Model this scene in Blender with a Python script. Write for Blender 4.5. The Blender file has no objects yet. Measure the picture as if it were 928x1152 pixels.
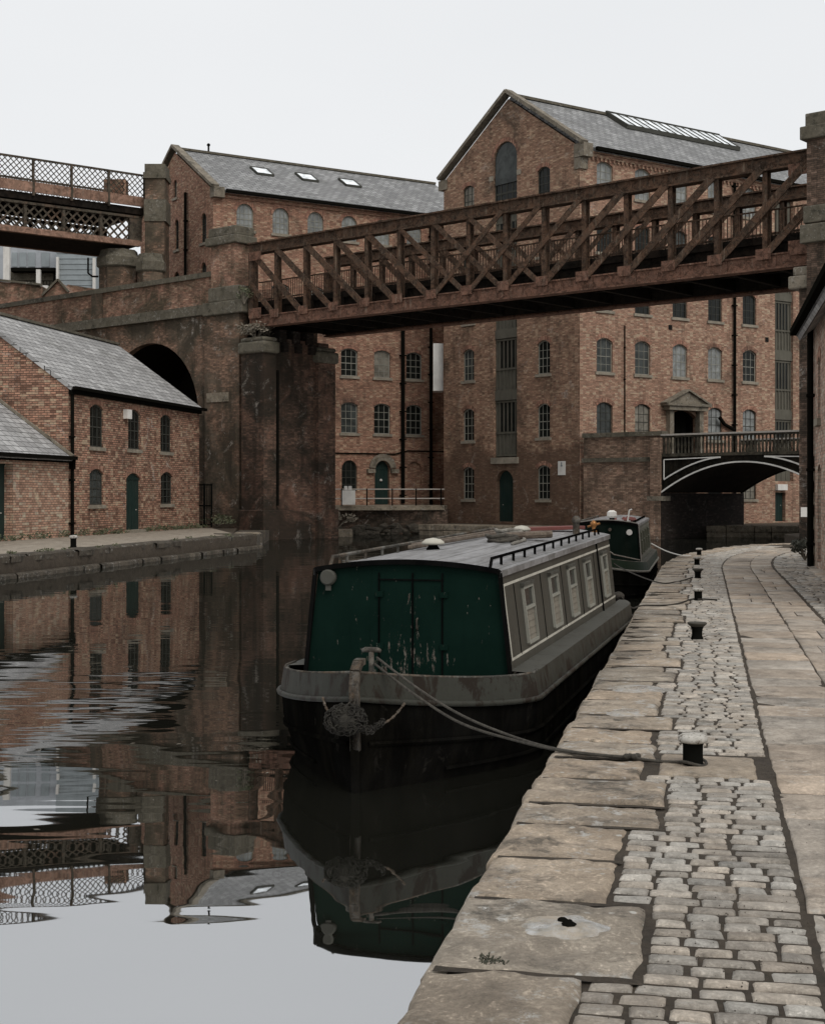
import bpy, math, random
from mathutils import Vector, Matrix, noise, geometry
random.seed(7)
S = bpy.context.scene
C = S.collection
F = 1600.0; HY = 556.0; CX = 464.0; CH = 2.38; QZ = 0.64      # focal length in px, horizon row, camera height over the water, quay level
def W(px, py, D): return Vector(((px-CX)/F*D, D, CH+(HY-py)/F*D))
def V(x, y=0.0, z=0.0): return Vector((x, y, z))
def hz(z): return z+CH                                        # height over the camera -> height over the water

# ------------------------------------------------------------------ mesh helpers
class MB:
    def __init__(s): s.v = []; s.f = []; s.t = []; s.cut = []
    def add(s, vs, fs, tint=None):
        s.cut.append((len(s.v), len(s.f))); b = len(s.v); s.v += [Vector(p) for p in vs]; s.f += [tuple(b+i for i in f) for f in fs]
        s.t += [tint if tint is not None else 0.5]*len(vs); return s
    def quad(s, a, b, c, d): return s.add([a, b, c, d], [(0, 1, 2, 3)])
    def box(s, o, ax, ay, az, tint=None):      # corner + three edge vectors
        o, ax, ay, az = map(Vector, (o, ax, ay, az))
        p = [o, o+ax, o+ax+ay, o+ay, o+az, o+ax+az, o+ax+ay+az, o+ay+az]
        return s.add(p, [(0, 3, 2, 1), (4, 5, 6, 7), (0, 1, 5, 4), (1, 2, 6, 5), (2, 3, 7, 6), (3, 0, 4, 7)], tint)
    def cbox(s, c, ax, ay, az): 
        c, ax, ay, az = map(Vector, (c, ax, ay, az)); return s.box(c-(ax+ay+az)/2, ax, ay, az)
    def bar(s, p, q, w, h, up=(0, 0, 1)):      # rectangular bar p->q, w across, h along up
        p, q = Vector(p), Vector(q); d = (q-p).normalized(); up = Vector(up)
        r = d.cross(up)
        if r.length < 1e-4: r = d.cross(Vector((1, 0, 0)))
        r.normalize(); u = r.cross(d)
        return s.box(p-r*w/2-u*h/2, q-p, r*w, u*h)
    def tube(s, pts, r, n=8, cap=True):
        pts = [Vector(p) for p in pts]; m = len(pts); R = r if isinstance(r, (list, tuple)) else [r]*m
        vs = []; prev = None
        for i in range(m):
            d = (pts[min(i+1, m-1)]-pts[max(i-1, 0)]).normalized()
            if prev is None:
                a = d.orthogonal().normalized()
            else:
                a = (prev-d*prev.dot(d)).normalized()
            prev = a; b = d.cross(a)
            for k in range(n):
                t = 2*math.pi*k/n; vs.append(pts[i]+(a*math.cos(t)+b*math.sin(t))*R[i])
        fs = [(i*n+k, i*n+(k+1) % n, (i+1)*n+(k+1) % n, (i+1)*n+k) for i in range(m-1) for k in range(n)]
        if cap: fs += [tuple(range(n))[::-1], tuple((m-1)*n+k for k in range(n))]
        return s.add(vs, fs)
    def lathe(s, c, prof, n=16, a0=0, a1=2*math.pi):     # prof: (r,z)
        c = Vector(c); full = abs(a1-a0-2*math.pi) < 1e-6; k = n if full else n+1; vs = []
        for r, z in prof:
            for i in range(k):
                t = a0+(a1-a0)*i/n; vs.append(c+Vector((r*math.cos(t), r*math.sin(t), z)))
        fs = []
        for j in range(len(prof)-1):
            for i in range(n):
                i2 = (i+1) % k; fs.append((j*k+i, j*k+i2, (j+1)*k+i2, (j+1)*k+i))
        fs.append(tuple((len(prof)-1)*k+i for i in range(k)))
        return s.add(vs, fs)
    def prism(s, poly, z0, z1):                # poly: list of (x,y)
        n = len(poly); vs = [V(x, y, z0) for x, y in poly]+[V(x, y, z1) for x, y in poly]
        fs = [tuple(range(n))[::-1], tuple(range(n, 2*n))]+[(i, (i+1) % n, n+(i+1) % n, n+i) for i in range(n)]
        return s.add(vs, fs)
    def split(s, name, mat, parent=None, **kw):     # every added shape becomes an object of its own
        out = []; cuts = s.cut+[(len(s.v), len(s.f))]
        for (v0, f0), (v1, f1) in zip(cuts, cuts[1:]):
            m = MB(); m.v = s.v[v0:v1]; m.f = [tuple(i-v0 for i in f) for f in s.f[f0:f1]]; m.t = s.t[v0:v1]; out.append(m.build(name, mat, parent, **kw))
        return out
    def build(s, name, mat, parent=None, smooth=False, bevel=0, world=True, tint=False):
        me = bpy.data.meshes.new(name)
        off = Vector((0, 0, 0))
        if parent is not None and world: 
            q = parent
            while q is not None: off += q.location; q = q.parent
        me.from_pydata([tuple(v-off) for v in s.v], [], s.f)
        me.update()
        uv = me.uv_layers.new(name='UVMap')
        Z = Vector((0, 0, 1)); vv = s.v
        for p in me.polygons:
            n = p.normal
            if abs(n.z) > 0.985: u = Vector((1, 0, 0))
            else: u = Z.cross(n).normalized()
            w = n.cross(u)
            for li in p.loop_indices:
                q = vv[me.loops[li].vertex_index]; uv.data[li].uv = (q.dot(u), q.dot(w))
        if tint:
            a = me.color_attributes.new('tint', 'FLOAT_COLOR', 'POINT')
            for i, t in enumerate(s.t):
                a.data[i].color = (t, t, t, 1) if not isinstance(t, tuple) else (*t, 1)
        if smooth: 
            for p in me.polygons: p.use_smooth = True
        for m in (mat if isinstance(mat, (list, tuple)) else [mat]): me.materials.append(m)
        o = bpy.data.objects.new(name, me); C.objects.link(o)
        if parent is not None: o.parent = parent
        if bevel:
            b = o.modifiers.new('bevel', 'BEVEL'); b.width = bevel; b.segments = 2; b.limit_method = 'ANGLE'
        return o
def tag(o, label=None, cat=None, group=None, kind=None):
    if label: o['label'] = label
    if cat: o['category'] = cat
    if group: o['group'] = group
    if kind: o['kind'] = kind
    return o
def empty(name, loc, label=None, cat=None, group=None, rz=0.0):
    o = bpy.data.objects.new(name, None); C.objects.link(o); o.location = loc; o.rotation_euler = (0, 0, rz)
    o.empty_display_size = .2
    return tag(o, label, cat, group)
def copy_tree(o, parent=None):
    c = o.copy(); C.objects.link(c)
    if parent is not None: c.parent = parent
    for ch in list(o.children): copy_tree(ch, c)
    return c

# ------------------------------------------------------------------ materials
def mat(name):
    m = bpy.data.materials.new(name); m.use_nodes = True; nt = m.node_tree
    b = nt.nodes['Principled BSDF']; return m, nt, b
def nd(nt, typ, **kw):
    n = nt.nodes.new(typ)
    for k, v in kw.items():
        if k in n.inputs.keys() if isinstance(k, str) else False: n.inputs[k].default_value = v
        else: setattr(n, k, v)
    return n
def L(nt, a, b): nt.links.new(a, b)
def noise_fac(nt, vec, scale, detail=4, rough=.6, lo=.4, hi=.6, dist=0.0):
    n = nt.nodes.new('ShaderNodeTexNoise'); n.inputs['Scale'].default_value = scale; n.inputs['Detail'].default_value = detail
    n.inputs['Roughness'].default_value = rough; n.inputs['Distortion'].default_value = dist
    L(nt, vec, n.inputs['Vector'])
    r = nt.nodes.new('ShaderNodeMapRange'); r.inputs[1].default_value = lo; r.inputs[2].default_value = hi; r.clamp = True
    L(nt, n.outputs['Fac'], r.inputs[0]); return r.outputs[0]
def mixc(nt, fac, a, b, mode='MIX'):
    m = nt.nodes.new('ShaderNodeMix'); m.data_type = 'RGBA'; m.blend_type = mode
    for i, x in ((0, fac), (6, a), (7, b)):
        if isinstance(x, (int, float)): m.inputs[i].default_value = x
        elif isinstance(x, tuple): m.inputs[i].default_value = (*x, 1)
        else: L(nt, x, m.inputs[i])
    return m.outputs[2]
def mul(nt, a, b, op='MULTIPLY'):
    m = nt.nodes.new('ShaderNodeMath'); m.operation = op; m.use_clamp = False
    for i, x in ((0, a), (1, b)):
        if isinstance(x, (int, float)): m.inputs[i].default_value = x
        else: L(nt, x, m.inputs[i])
    return m.outputs[0]
def bump(nt, b, h, strength=.5, dist=.01):
    n = nt.nodes.new('ShaderNodeBump'); n.inputs['Strength'].default_value = strength; n.inputs['Distance'].default_value = dist
    L(nt, h, n.inputs['Height']); L(nt, n.outputs[0], b.inputs['Normal'])
def mapped(nt, src, sc):
    m = nt.nodes.new('ShaderNodeMapping'); m.inputs['Scale'].default_value = sc; L(nt, src, m.inputs['Vector']); return m.outputs[0]
def coords(nt): return nt.nodes.new('ShaderNodeTexCoord').outputs
def geo_pos(nt): return nt.nodes.new('ShaderNodeNewGeometry').outputs['Position']

def brick_mat(name, c1, c2, mortar, grime=(.035, .03, .023), gr=(.5, .66), white=0.0, bw=.24, bh=.078, streak=.5, low=None, dark3=.5, bumpd=.012, patch=None, ga=.75, ms_k=1.6):
    m, nt, b = mat(name); t = coords(nt); P = geo_pos(nt); uv = t['UV']
    def brk(col1, col2, mort, ms, bias=0.0):
        br = nt.nodes.new('ShaderNodeTexBrick'); L(nt, uv, br.inputs['Vector']); br.inputs['Scale'].default_value = 1
        br.inputs['Brick Width'].default_value = bw; br.inputs['Row Height'].default_value = bh; br.inputs['Mortar Size'].default_value = ms*ms_k
        br.inputs['Mortar Smooth'].default_value = .25; br.inputs['Bias'].default_value = bias
        br.inputs['Color1'].default_value = (*col1, 1); br.inputs['Color2'].default_value = (*col2, 1); br.inputs['Mortar'].default_value = (*mort, 1); return br
    br = brk(c1, c2, mortar, .0075)
    # odd bricks: burnt dark ones and pale replaced ones, chosen per brick by a coarse cell noise on the brick grid
    mp = nt.nodes.new('ShaderNodeMapping'); mp.inputs['Scale'].default_value = (1/bw, 1/bh, 1); L(nt, uv, mp.inputs['Vector'])
    sn = nt.nodes.new('ShaderNodeVectorMath'); sn.operation = 'FLOOR'; L(nt, mp.outputs[0], sn.inputs[0])
    wn = nt.nodes.new('ShaderNodeTexWhiteNoise'); wn.noise_dimensions = '2D'; L(nt, sn.outputs[0], wn.inputs['Vector'])
    def rng(v, lo, hi):
        r = nt.nodes.new('ShaderNodeMapRange'); r.inputs[1].default_value = lo; r.inputs[2].default_value = hi; L(nt, v, r.inputs[0]); return r.outputs[0]
    col = br.outputs['Color']
    col = mixc(nt, mul(nt, rng(wn.outputs['Value'], .68, .95), dark3), col, tuple(x*.22 for x in c1))
    col = mixc(nt, mul(nt, rng(wn.outputs['Value'], .3, .02), .5), col, tuple(min(.6, x*1.75+.02) for x in c1))
    nz = noise_fac(nt, mapped(nt, P, (5, 5, 11)), 1.0, 6, .8, .42, .66)
    col = mixc(nt, mul(nt, nz, .55), col, tuple(x*.4 for x in c2))
    nz = noise_fac(nt, P, 1.7, 7, .8, .56, .7, .5)
    col = mixc(nt, mul(nt, nz, .55), col, tuple(min(.6, x*1.6) for x in c1))
    if patch:
        pf = noise_fac(nt, P, patch[1], 6, .65, .49, .55, .5); col = mixc(nt, mul(nt, pf, patch[2]), col, patch[0])
    g1 = noise_fac(nt, P, .33, 8, .72, gr[0], gr[1], .7); col = mixc(nt, mul(nt, g1, ga), col, grime)
    g2 = noise_fac(nt, mapped(nt, P, (1.9, 1.9, .13)), 1.0, 6, .7, .54, .7); col = mixc(nt, mul(nt, g2, streak), col, tuple(x*.8 for x in grime))
    if low:
        sp = nt.nodes.new('ShaderNodeSeparateXYZ'); L(nt, P, sp.inputs[0])
        nn = nt.nodes.new('ShaderNodeTexNoise'); nn.inputs['Scale'].default_value = .45; nn.inputs['Detail'].default_value = 6; nn.inputs['Roughness'].default_value = .7; L(nt, P, nn.inputs['Vector'])
        h = mul(nt, sp.outputs[2], mul(nt, mul(nt, nn.outputs['Fac'], .5, 'SUBTRACT'), low[1]*4), 'ADD')
        col = mixc(nt, mul(nt, rng(h, low[0], low[0]-low[1]*.5), low[2]), col, low[3] if len(low) > 3 else grime)
    if white:
        w1 = noise_fac(nt, P, .9, 10, .78, .57, .66, 1.0); w2 = noise_fac(nt, P, 9, 5, .7, .42, .55)
        col = mixc(nt, mul(nt, mul(nt, w1, w2), white), col, (.42, .38, .33))
    L(nt, col, b.inputs['Base Color']); b.inputs['Roughness'].default_value = .92; b.inputs['Specular IOR Level'].default_value = .2
    f = noise_fac(nt, P, 22, 3, .6, .2, .8)
    bump(nt, b, mul(nt, mul(nt, f, .35), mul(nt, mul(nt, br.outputs['Fac'], -1), 1, 'ADD'), 'ADD'), .9, bumpd)
    return m
def stone_mat(name, a, bcol, spots=0.0, moss=0.0, rough=.85, tint=False, wet=0.0, sc=1.0, bd=.008):
    m, nt, b = mat(name); P = geo_pos(nt)
    f1 = noise_fac(nt, P, 1.4*sc, 8, .7, .38, .62, .4); col = mixc(nt, f1, a, bcol)
    f2 = noise_fac(nt, P, 5*sc, 9, .78, .5, .7, .2); col = mixc(nt, mul(nt, f2, .7), col, tuple(x*.38 for x in a))
    f5 = noise_fac(nt, P, 3.3*sc, 8, .75, .5, .68, .2); col = mixc(nt, mul(nt, f5, .55), col, tuple(min(1, x*1.55+.02) for x in a))
    f3 = noise_fac(nt, P, 45*sc, 6, .75, .42, .62); col = mixc(nt, mul(nt, f3, .38), col, tuple(x*.5 for x in bcol))
    if tint:
        at = nt.nodes.new('ShaderNodeAttribute'); at.attribute_name = 'tint'; col = mixc(nt, 1.0, col, at.outputs['Color'], 'MULTIPLY')
    if moss:
        k = noise_fac(nt, P, 2.1*sc, 9, .75, .54, .64, .2); col = mixc(nt, mul(nt, k, moss), col, (.03, .028, .018))
    if spots:
        k = noise_fac(nt, P, 6*sc, 10, .82, .54, .6, .1); k2 = noise_fac(nt, P, 1.1, 5, .6, .46, .56)
        col = mixc(nt, mul(nt, mul(nt, k, k2), spots), col, (.52, .5, .46))
        vo = nt.nodes.new('ShaderNodeTexVoronoi'); vo.inputs['Scale'].default_value = 9*sc; L(nt, P, vo.inputs['Vector'])
        wob = mul(nt, vo.outputs['Distance'], mul(nt, noise_fac(nt, P, 30, 3, .6, .2, .8), .12), 'ADD')
        r = nt.nodes.new('ShaderNodeMapRange'); r.inputs[1].default_value = .22; r.inputs[2].default_value = .17; L(nt, wob, r.inputs[0])
        k3 = noise_fac(nt, P, 1.7, 4, .6, .52, .56); col = mixc(nt, mul(nt, mul(nt, r.outputs[0], k3), spots), col, (.55, .53, .48))
    L(nt, col, b.inputs['Base Color'])
    if wet:
        k = noise_fac(nt, P, 2.1, 6, .65, .5, .58); r = nt.nodes.new('ShaderNodeMapRange'); r.inputs[3].default_value = rough; r.inputs[4].default_value = wet
        L(nt, k, r.inputs[0]); L(nt, r.outputs[0], b.inputs['Roughness'])
    else: b.inputs['Roughness'].default_value = rough
    b.inputs['Specular IOR Level'].default_value = .3
    bump(nt, b, mul(nt, mul(nt, f2, -1), mul(nt, f3, -.5), 'ADD'), .85, bd)
    return m
def slate_mat(name, a, bcol, w=.34, h=.26):
    m, nt, b = mat(name); t = coords(nt); P = geo_pos(nt)
    br = nt.nodes.new('ShaderNodeTexBrick'); L(nt, t['UV'], br.inputs['Vector']); br.inputs['Scale'].default_value = 1
    br.inputs['Brick Width'].default_value = w; br.inputs['Row Height'].default_value = h; br.inputs['Mortar Size'].default_value = .022
    br.inputs['Color1'].default_value = (*a, 1); br.inputs['Color2'].default_value = (*bcol, 1); br.inputs['Mortar'].default_value = (.03, .03, .03, 1)
    br.inputs['Mortar Smooth'].default_value = .1
    f = noise_fac(nt, P, .8, 9, .78, .42, .62, .5); col = mixc(nt, mul(nt, f, .75), br.outputs['Color'], tuple(x*.42 for x in a))
    f2 = noise_fac(nt, mapped(nt, P, (1, 1, 2)), 3.1, 6, .8, .6, .75, 1.2); col = mixc(nt, mul(nt, f2, .5), col, (.24, .23, .21))
    f4 = noise_fac(nt, P, .5, 5, .7, .55, .7); col = mixc(nt, mul(nt, f4, .35), col, (.05, .05, .035))
    L(nt, col, b.inputs['Base Color']); b.inputs['Roughness'].default_value = .7; b.inputs['Specular IOR Level'].default_value = .15
    uvn = nt.nodes.new('ShaderNodeSeparateXYZ'); L(nt, t['UV'], uvn.inputs[0])
    saw = mul(nt, mul(nt, uvn.outputs[1], 1/h), 1.0, 'FLOORED_MODULO'); hh = mul(nt, mul(nt, saw, -1.0), mul(nt, mul(nt, br.outputs['Fac'], -.5), mul(nt, f2, .3), 'ADD'), 'ADD')
    bump(nt, b, hh, .7, .02)
    return m
def rust_mat(name, base, rust, pale=(.2, .17, .14), amt=(.42, .58), rough=.75, sc=1.0, streak=.4):
    m, nt, b = mat(name); P = geo_pos(nt)
    f1 = noise_fac(nt, P, .9*sc, 9, .8, amt[0], amt[1], .9); col = mixc(nt, f1, base, rust)
    f2 = noise_fac(nt, P, 2.2*sc, 9, .85, .47, .57, .8); col = mixc(nt, mul(nt, f2, .75), col, tuple(x*.22 for x in base))
    f3 = noise_fac(nt, mapped(nt, P, (4*sc, 4*sc, .5*sc)), 1, 7, .75, .56, .68); col = mixc(nt, mul(nt, f3, streak), col, pale)
    f4 = noise_fac(nt, P, 9*sc, 7, .8, .59, .64); col = mixc(nt, mul(nt, f4, .6), col, pale)
    L(nt, col, b.inputs['Base Color']); b.inputs['Roughness'].default_value = rough; b.inputs['Specular IOR Level'].default_value = .04
    bump(nt, b, mul(nt, f2, f4, 'ADD'), .7, .008)
    return m
def paint_mat(name, c, rough=.55, wear=None, wthr=(.66, .7), sc=1.0, streak=.3, dirt=(.05, .045, .035), spec=.1):
    m, nt, b = mat(name); P = geo_pos(nt)
    f1 = noise_fac(nt, mapped(nt, P, (4*sc, 4*sc, .9*sc)), 1, 7, .7, .45, .75); col = mixc(nt, mul(nt, f1, streak), c, dirt)
    f0 = noise_fac(nt, P, 1.2*sc, 5, .6, .4, .7); col = mixc(nt, mul(nt, f0, .35), col, tuple(min(1, x*1.5+.01) for x in c))
    f3 = noise_fac(nt, P, 38*sc, 3, .6, .4, .8); col = mixc(nt, mul(nt, f3, .2), col, tuple(x*.5 for x in c))
    if wear:
        f2 = noise_fac(nt, mapped(nt, P, (5*sc, 5*sc, 2.4*sc)), 1, 9, .75, wthr[0], wthr[1], .5); col = mixc(nt, f2, col, wear)
    L(nt, col, b.inputs['Base Color']); b.inputs['Roughness'].default_value = rough; b.inputs['Specular IOR Level'].default_value = spec
    bump(nt, b, f1, .25, .004)
    return m
def flat_mat(name, c, rough=.7, metal=0.0, spec=.15):
    m, nt, b = mat(name); P = geo_pos(nt); f = noise_fac(nt, P, 6, 4, .6, .3, .7)
    L(nt, mixc(nt, mul(nt, f, .5), c, tuple(x*.6 for x in c)), b.inputs['Base Color'])
    b.inputs['Roughness'].default_value = rough; b.inputs['Metallic'].default_value = metal; b.inputs['Specular IOR Level'].default_value = spec
    return m

M = {}
M['brick_big'] = brick_mat('brick_big', (.43, .25, .165), (.28, .16, .108), (.17, .13, .095), gr=(.5, .68), low=(5.6, 1.6, .7, (.085, .053, .036)), white=.6, streak=.45)
M['brick_big_side'] = brick_mat('brick_big_side', (.50, .285, .195), (.32, .18, .125), (.2, .155, .115), gr=(.54, .72), white=.45, streak=.4, ga=.6)
M['brick_mid'] = brick_mat('brick_mid', (.50, .27, .18), (.31, .165, .115), (.15, .11, .08), gr=(.52, .7), white=.4, streak=.45, ga=.65)
M['brick_cottage'] = brick_mat('brick_cottage', (.52, .275, .185), (.29, .165, .115), (.08, .06, .045), gr=(.53, .7), white=.9, bw=.27, bh=.098, dark3=.85, streak=.35, ga=.7, ms_k=2.2)
M['brick_annex'] = brick_mat('brick_annex', (.6, .36, .25), (.38, .225, .16), (.16, .125, .095), gr=(.58, .75), white=1.0, bw=.27, bh=.098, streak=.15, ms_k=2.0)
M['brick_viaduct'] = brick_mat('brick_viaduct', (.33, .195, .13), (.2, .125, .088), (.11, .09, .066), grime=(.045, .038, .026), gr=(.40, .55), white=1.0, streak=.7, patch=((.14, .115, .083), .3, .7), ga=.82)
M['brick_parapet'] = brick_mat('brick_parapet', (.46, .24, .165), (.28, .155, .11), (.15, .12, .088), grime=(.045, .042, .026), gr=(.46, .6), white=.6, streak=.65, ga=.85)
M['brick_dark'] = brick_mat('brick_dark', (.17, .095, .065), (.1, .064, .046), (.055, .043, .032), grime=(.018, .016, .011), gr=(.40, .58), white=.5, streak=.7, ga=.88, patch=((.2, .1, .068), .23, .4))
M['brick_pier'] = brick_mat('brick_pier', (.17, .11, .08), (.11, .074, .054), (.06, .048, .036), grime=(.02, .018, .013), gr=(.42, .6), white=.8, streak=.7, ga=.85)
M['brick_soot'] = brick_mat('brick_soot', (.03, .02, .015), (.02, .014, .011), (.015, .012, .009), grime=(.006, .0055, .004), white=.25)  # shade under the bridges painted into the brick: arch abutment, truss bearings
M['brick_wing'] = brick_mat('brick_wing', (.38, .235, .165), (.24, .15, .105), (.15, .12, .09), grime=(.045, .038, .028), gr=(.44, .6), white=1.0, streak=.5, ga=.78)
M['brick_right'] = brick_mat('brick_right', (.55, .36, .27), (.4, .255, .19), (.3, .24, .19), gr=(.55, .75), white=.5)
M['brick_arch'] = brick_mat('brick_arch', (.44, .22, .15), (.27, .135, .095), (.16, .12, .09), bw=.09, bh=.26, streak=.25)
M['slate'] = slate_mat('slate', (.33, .33, .325), (.19, .19, .19), .5, .36)
M['slate_cottage'] = slate_mat('slate_cottage', (.45, .445, .435), (.28, .275, .27), .55, .36)
M['sill'] = stone_mat('sill_stone', (.2, .175, .135), (.32, .28, .22))
M['dstone'] = stone_mat('dark_coping', (.085, .075, .053), (.14, .122, .09), moss=.8, spots=.3)
M['dstone2'] = stone_mat('stained_stone', (.14, .12, .09), (.24, .205, .155), moss=.8, spots=.5)
M['coping'] = stone_mat('coping_stone', (.48, .40, .31), (.32, .262, .2), spots=1.0, moss=.75, tint=True, wet=.5, bd=.014)
M['flag'] = stone_mat('flagstone', (.49, .415, .335), (.35, .29, .23), spots=.55, moss=.5, tint=True, wet=.5)
M['sett'] = stone_mat('sett_stone', (.56, .51, .44), (.40, .355, .3), tint=True, wet=.3, sc=1.8, spots=.3, moss=.4)
M['dirt'] = stone_mat('joint_dirt', (.05, .038, .027), (.085, .066, .046), moss=.6, bd=.01, sc=3)
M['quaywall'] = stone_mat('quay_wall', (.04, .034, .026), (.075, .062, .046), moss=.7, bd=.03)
M['bank'] = stone_mat('bank_stone', (.3, .25, .185), (.17, .14, .1), moss=.8, spots=.4, bd=.02)
M['truss'] = rust_mat('truss_iron', (.07, .05, .037), (.12, .07, .046), (.3, .25, .19), sc=1.6)
M['truss_red'] = rust_mat('truss_flange', (.135, .078, .057), (.2, .108, .075), (.33, .27, .21), sc=1.6)
M['truss_dark'] = rust_mat('deck_iron', (.014, .012, .01), (.022, .016, .012), (.03, .026, .02))
M['lattice'] = rust_mat('lattice_iron', (.08, .068, .052), (.13, .08, .055), (.16, .13, .1), amt=(.5, .65))
M['lattice_red'] = rust_mat('lattice_deck', (.33, .2, .145), (.2, .125, .09))
M['iron_black'] = flat_mat('black_iron', (.007, .007, .006), .6, spec=0.0)
M['iron_arch'] = rust_mat('arch_iron', (.009, .009, .007), (.018, .014, .01), (.04, .036, .028))
M['baluster'] = rust_mat('baluster_iron', (.05, .046, .036), (.08, .07, .052), (.16, .15, .12))
M['white_paint'] = paint_mat('white_paint', (.62, .6, .56), .6)
M['rail_pale'] = paint_mat('pale_rail', (.38, .35, .31), .6)
M['wood_green'] = paint_mat('dark_green_door', (.014, .028, .024), .5, wear=(.08, .07, .055), wthr=(.7, .78))
M['wood_grey'] = paint_mat('grey_timber', (.105, .098, .078), .7, streak=.6)
M['frame'] = paint_mat('window_frame', (.24, .235, .2), .6)
M['frame_dark'] = paint_mat('dark_window_frame', (.05, .05, .042), .6)
M['frame_white'] = paint_mat('white_window_frame', (.3, .3, .28), .6)
M['blind'] = flat_mat('blank_infill', (.11, .055, .04), .9)
def glass(name, c, rough=.12):
    m, nt, b = mat(name); P = geo_pos(nt)
    f = noise_fac(nt, P, 1.7, 4, .6, .35, .65, .5); L(nt, mixc(nt, f, c, tuple(x*2.2 for x in c)), b.inputs['Base Color'])
    b.inputs['Roughness'].default_value = rough; b.inputs['Specular IOR Level'].default_value = .14
    bump(nt, b, noise_fac(nt, P, 1.2, 2, .5, 0, 1), .25, .03); return m
M['glass'] = glass('window_glass', (.008, .009, .008))
M['glass_pale'] = glass('pale_glass', (.13, .135, .13))
M['glass_mid'] = glass('grey_glass', (.03, .033, .031))
M['glass_blind'] = glass('blind_behind_glass', (.12, .11, .09), .3)
M['skylight'] = glass('skylight_glass', (.5, .52, .53), .2)
M['gutter'] = flat_mat('gutter_black', (.008, .0075, .006), .6, spec=0.0)
M['dark_void'] = flat_mat('dark_void', (.01, .009, .008), .9)
M['soot'] = flat_mat('soot', (.012, .01, .008), .95, spec=.02)  # darkness inside the viaduct arches, put into the lining colour
# ------------------------------------------------------------------ building helpers
def arch_pts(u, z0, w, z1, rise, seg=8):
    """opening outline, counter-clockwise: centre u, sill z0, width w, crown z1, rise of the arch"""
    zs = z1-rise; pts = [(u-w/2, z0), (u+w/2, z0)]
    if rise <= 0: return pts+[(u+w/2, z1), (u-w/2, z1)]
    R = (w*w/4+rise*rise)/(2*rise); zc = z1-R; a = math.asin(min(1, w/2/R))
    for i in range(seg+1):
        t = a-2*a*i/seg; pts.append((u+R*math.sin(t), zc+R*math.cos(t)))
    return pts
class Face:
    """a vertical wall plane: origin P0 (x,y), direction d, outward normal n"""
    def __init__(s, P0, d, n):
        s.P0 = Vector((*P0, 0)); s.d = Vector((*d, 0)).normalized(); n = Vector((*n, 0)); s.n = (n-s.d*n.dot(s.d)).normalized()
    def p(s, u, z, o=0.0): return s.P0+s.d*u+s.n*o+Vector((0, 0, z))
    def wall(s, mb, outline, holes, reveal=.22):
        loops = [outline]+holes
        co = [[Vector((a, b, 0)) for a, b in lp] for lp in loops]
        flat = [q for lp in loops for q in lp]
        tris = geometry.tessellate_polygon(co)
        mb.add([s.p(a, b) for a, b in flat], [tuple(t) for t in tris])
        for h in holes:
            k = len(h); mb.add([s.p(a, b) for a, b in h]+[s.p(a, b, -reveal) for a, b in h], [(i, (i+1) % k, k+(i+1) % k, k+i) for i in range(k)])
    def plate(s, mb, poly, o0, o1):
        k = len(poly); mb.add([s.p(a, b, o0) for a, b in poly]+[s.p(a, b, o1) for a, b in poly],
               [tuple(range(k)), tuple(range(k, 2*k))[::-1]]+[(i, (i+1) % k, k+(i+1) % k, k+i) for i in range(k)])
    def ring(s, mb, u, w, z1, rise, th, o0, o1, seg=10, ext=0.0):
        """arched band of brick round the head of an opening"""
        R = (w*w/4+rise*rise)/(2*rise); zc = z1-R; a = math.asin(min(1, w/2/R))
        A = []; B = []
        for i in range(seg+1):
            t = a-2*a*i/seg; A.append((u+R*math.sin(t), zc+R*math.cos(t))); B.append((u+(R+th)*math.sin(t), zc+(R+th)*math.cos(t)))
        vs = [s.p(*q, o1) for q in A]+[s.p(*q, o1) for q in B]+[s.p(*q, o0) for q in A]+[s.p(*q, o0) for q in B]; k = seg+1
        fs = []
        for i in range(seg): fs += [(i, i+1, k+i+1, k+i), (k+i, k+i+1, 3*k+i+1, 3*k+i), (i, i+1, 2*k+i+1, 2*k+i)]
        fs += [(0, k, 3*k, 2*k), (seg, k+seg, 3*k+seg, 2*k+seg)]
        mb.add(vs, fs)
    def bx(s, mb, u0, u1, z0, z1, o0, o1): mb.box(s.p(u0, z0, o0), s.d*(u1-u0), s.n*(o1-o0), Vector((0, 0, z1-z0)))
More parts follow.
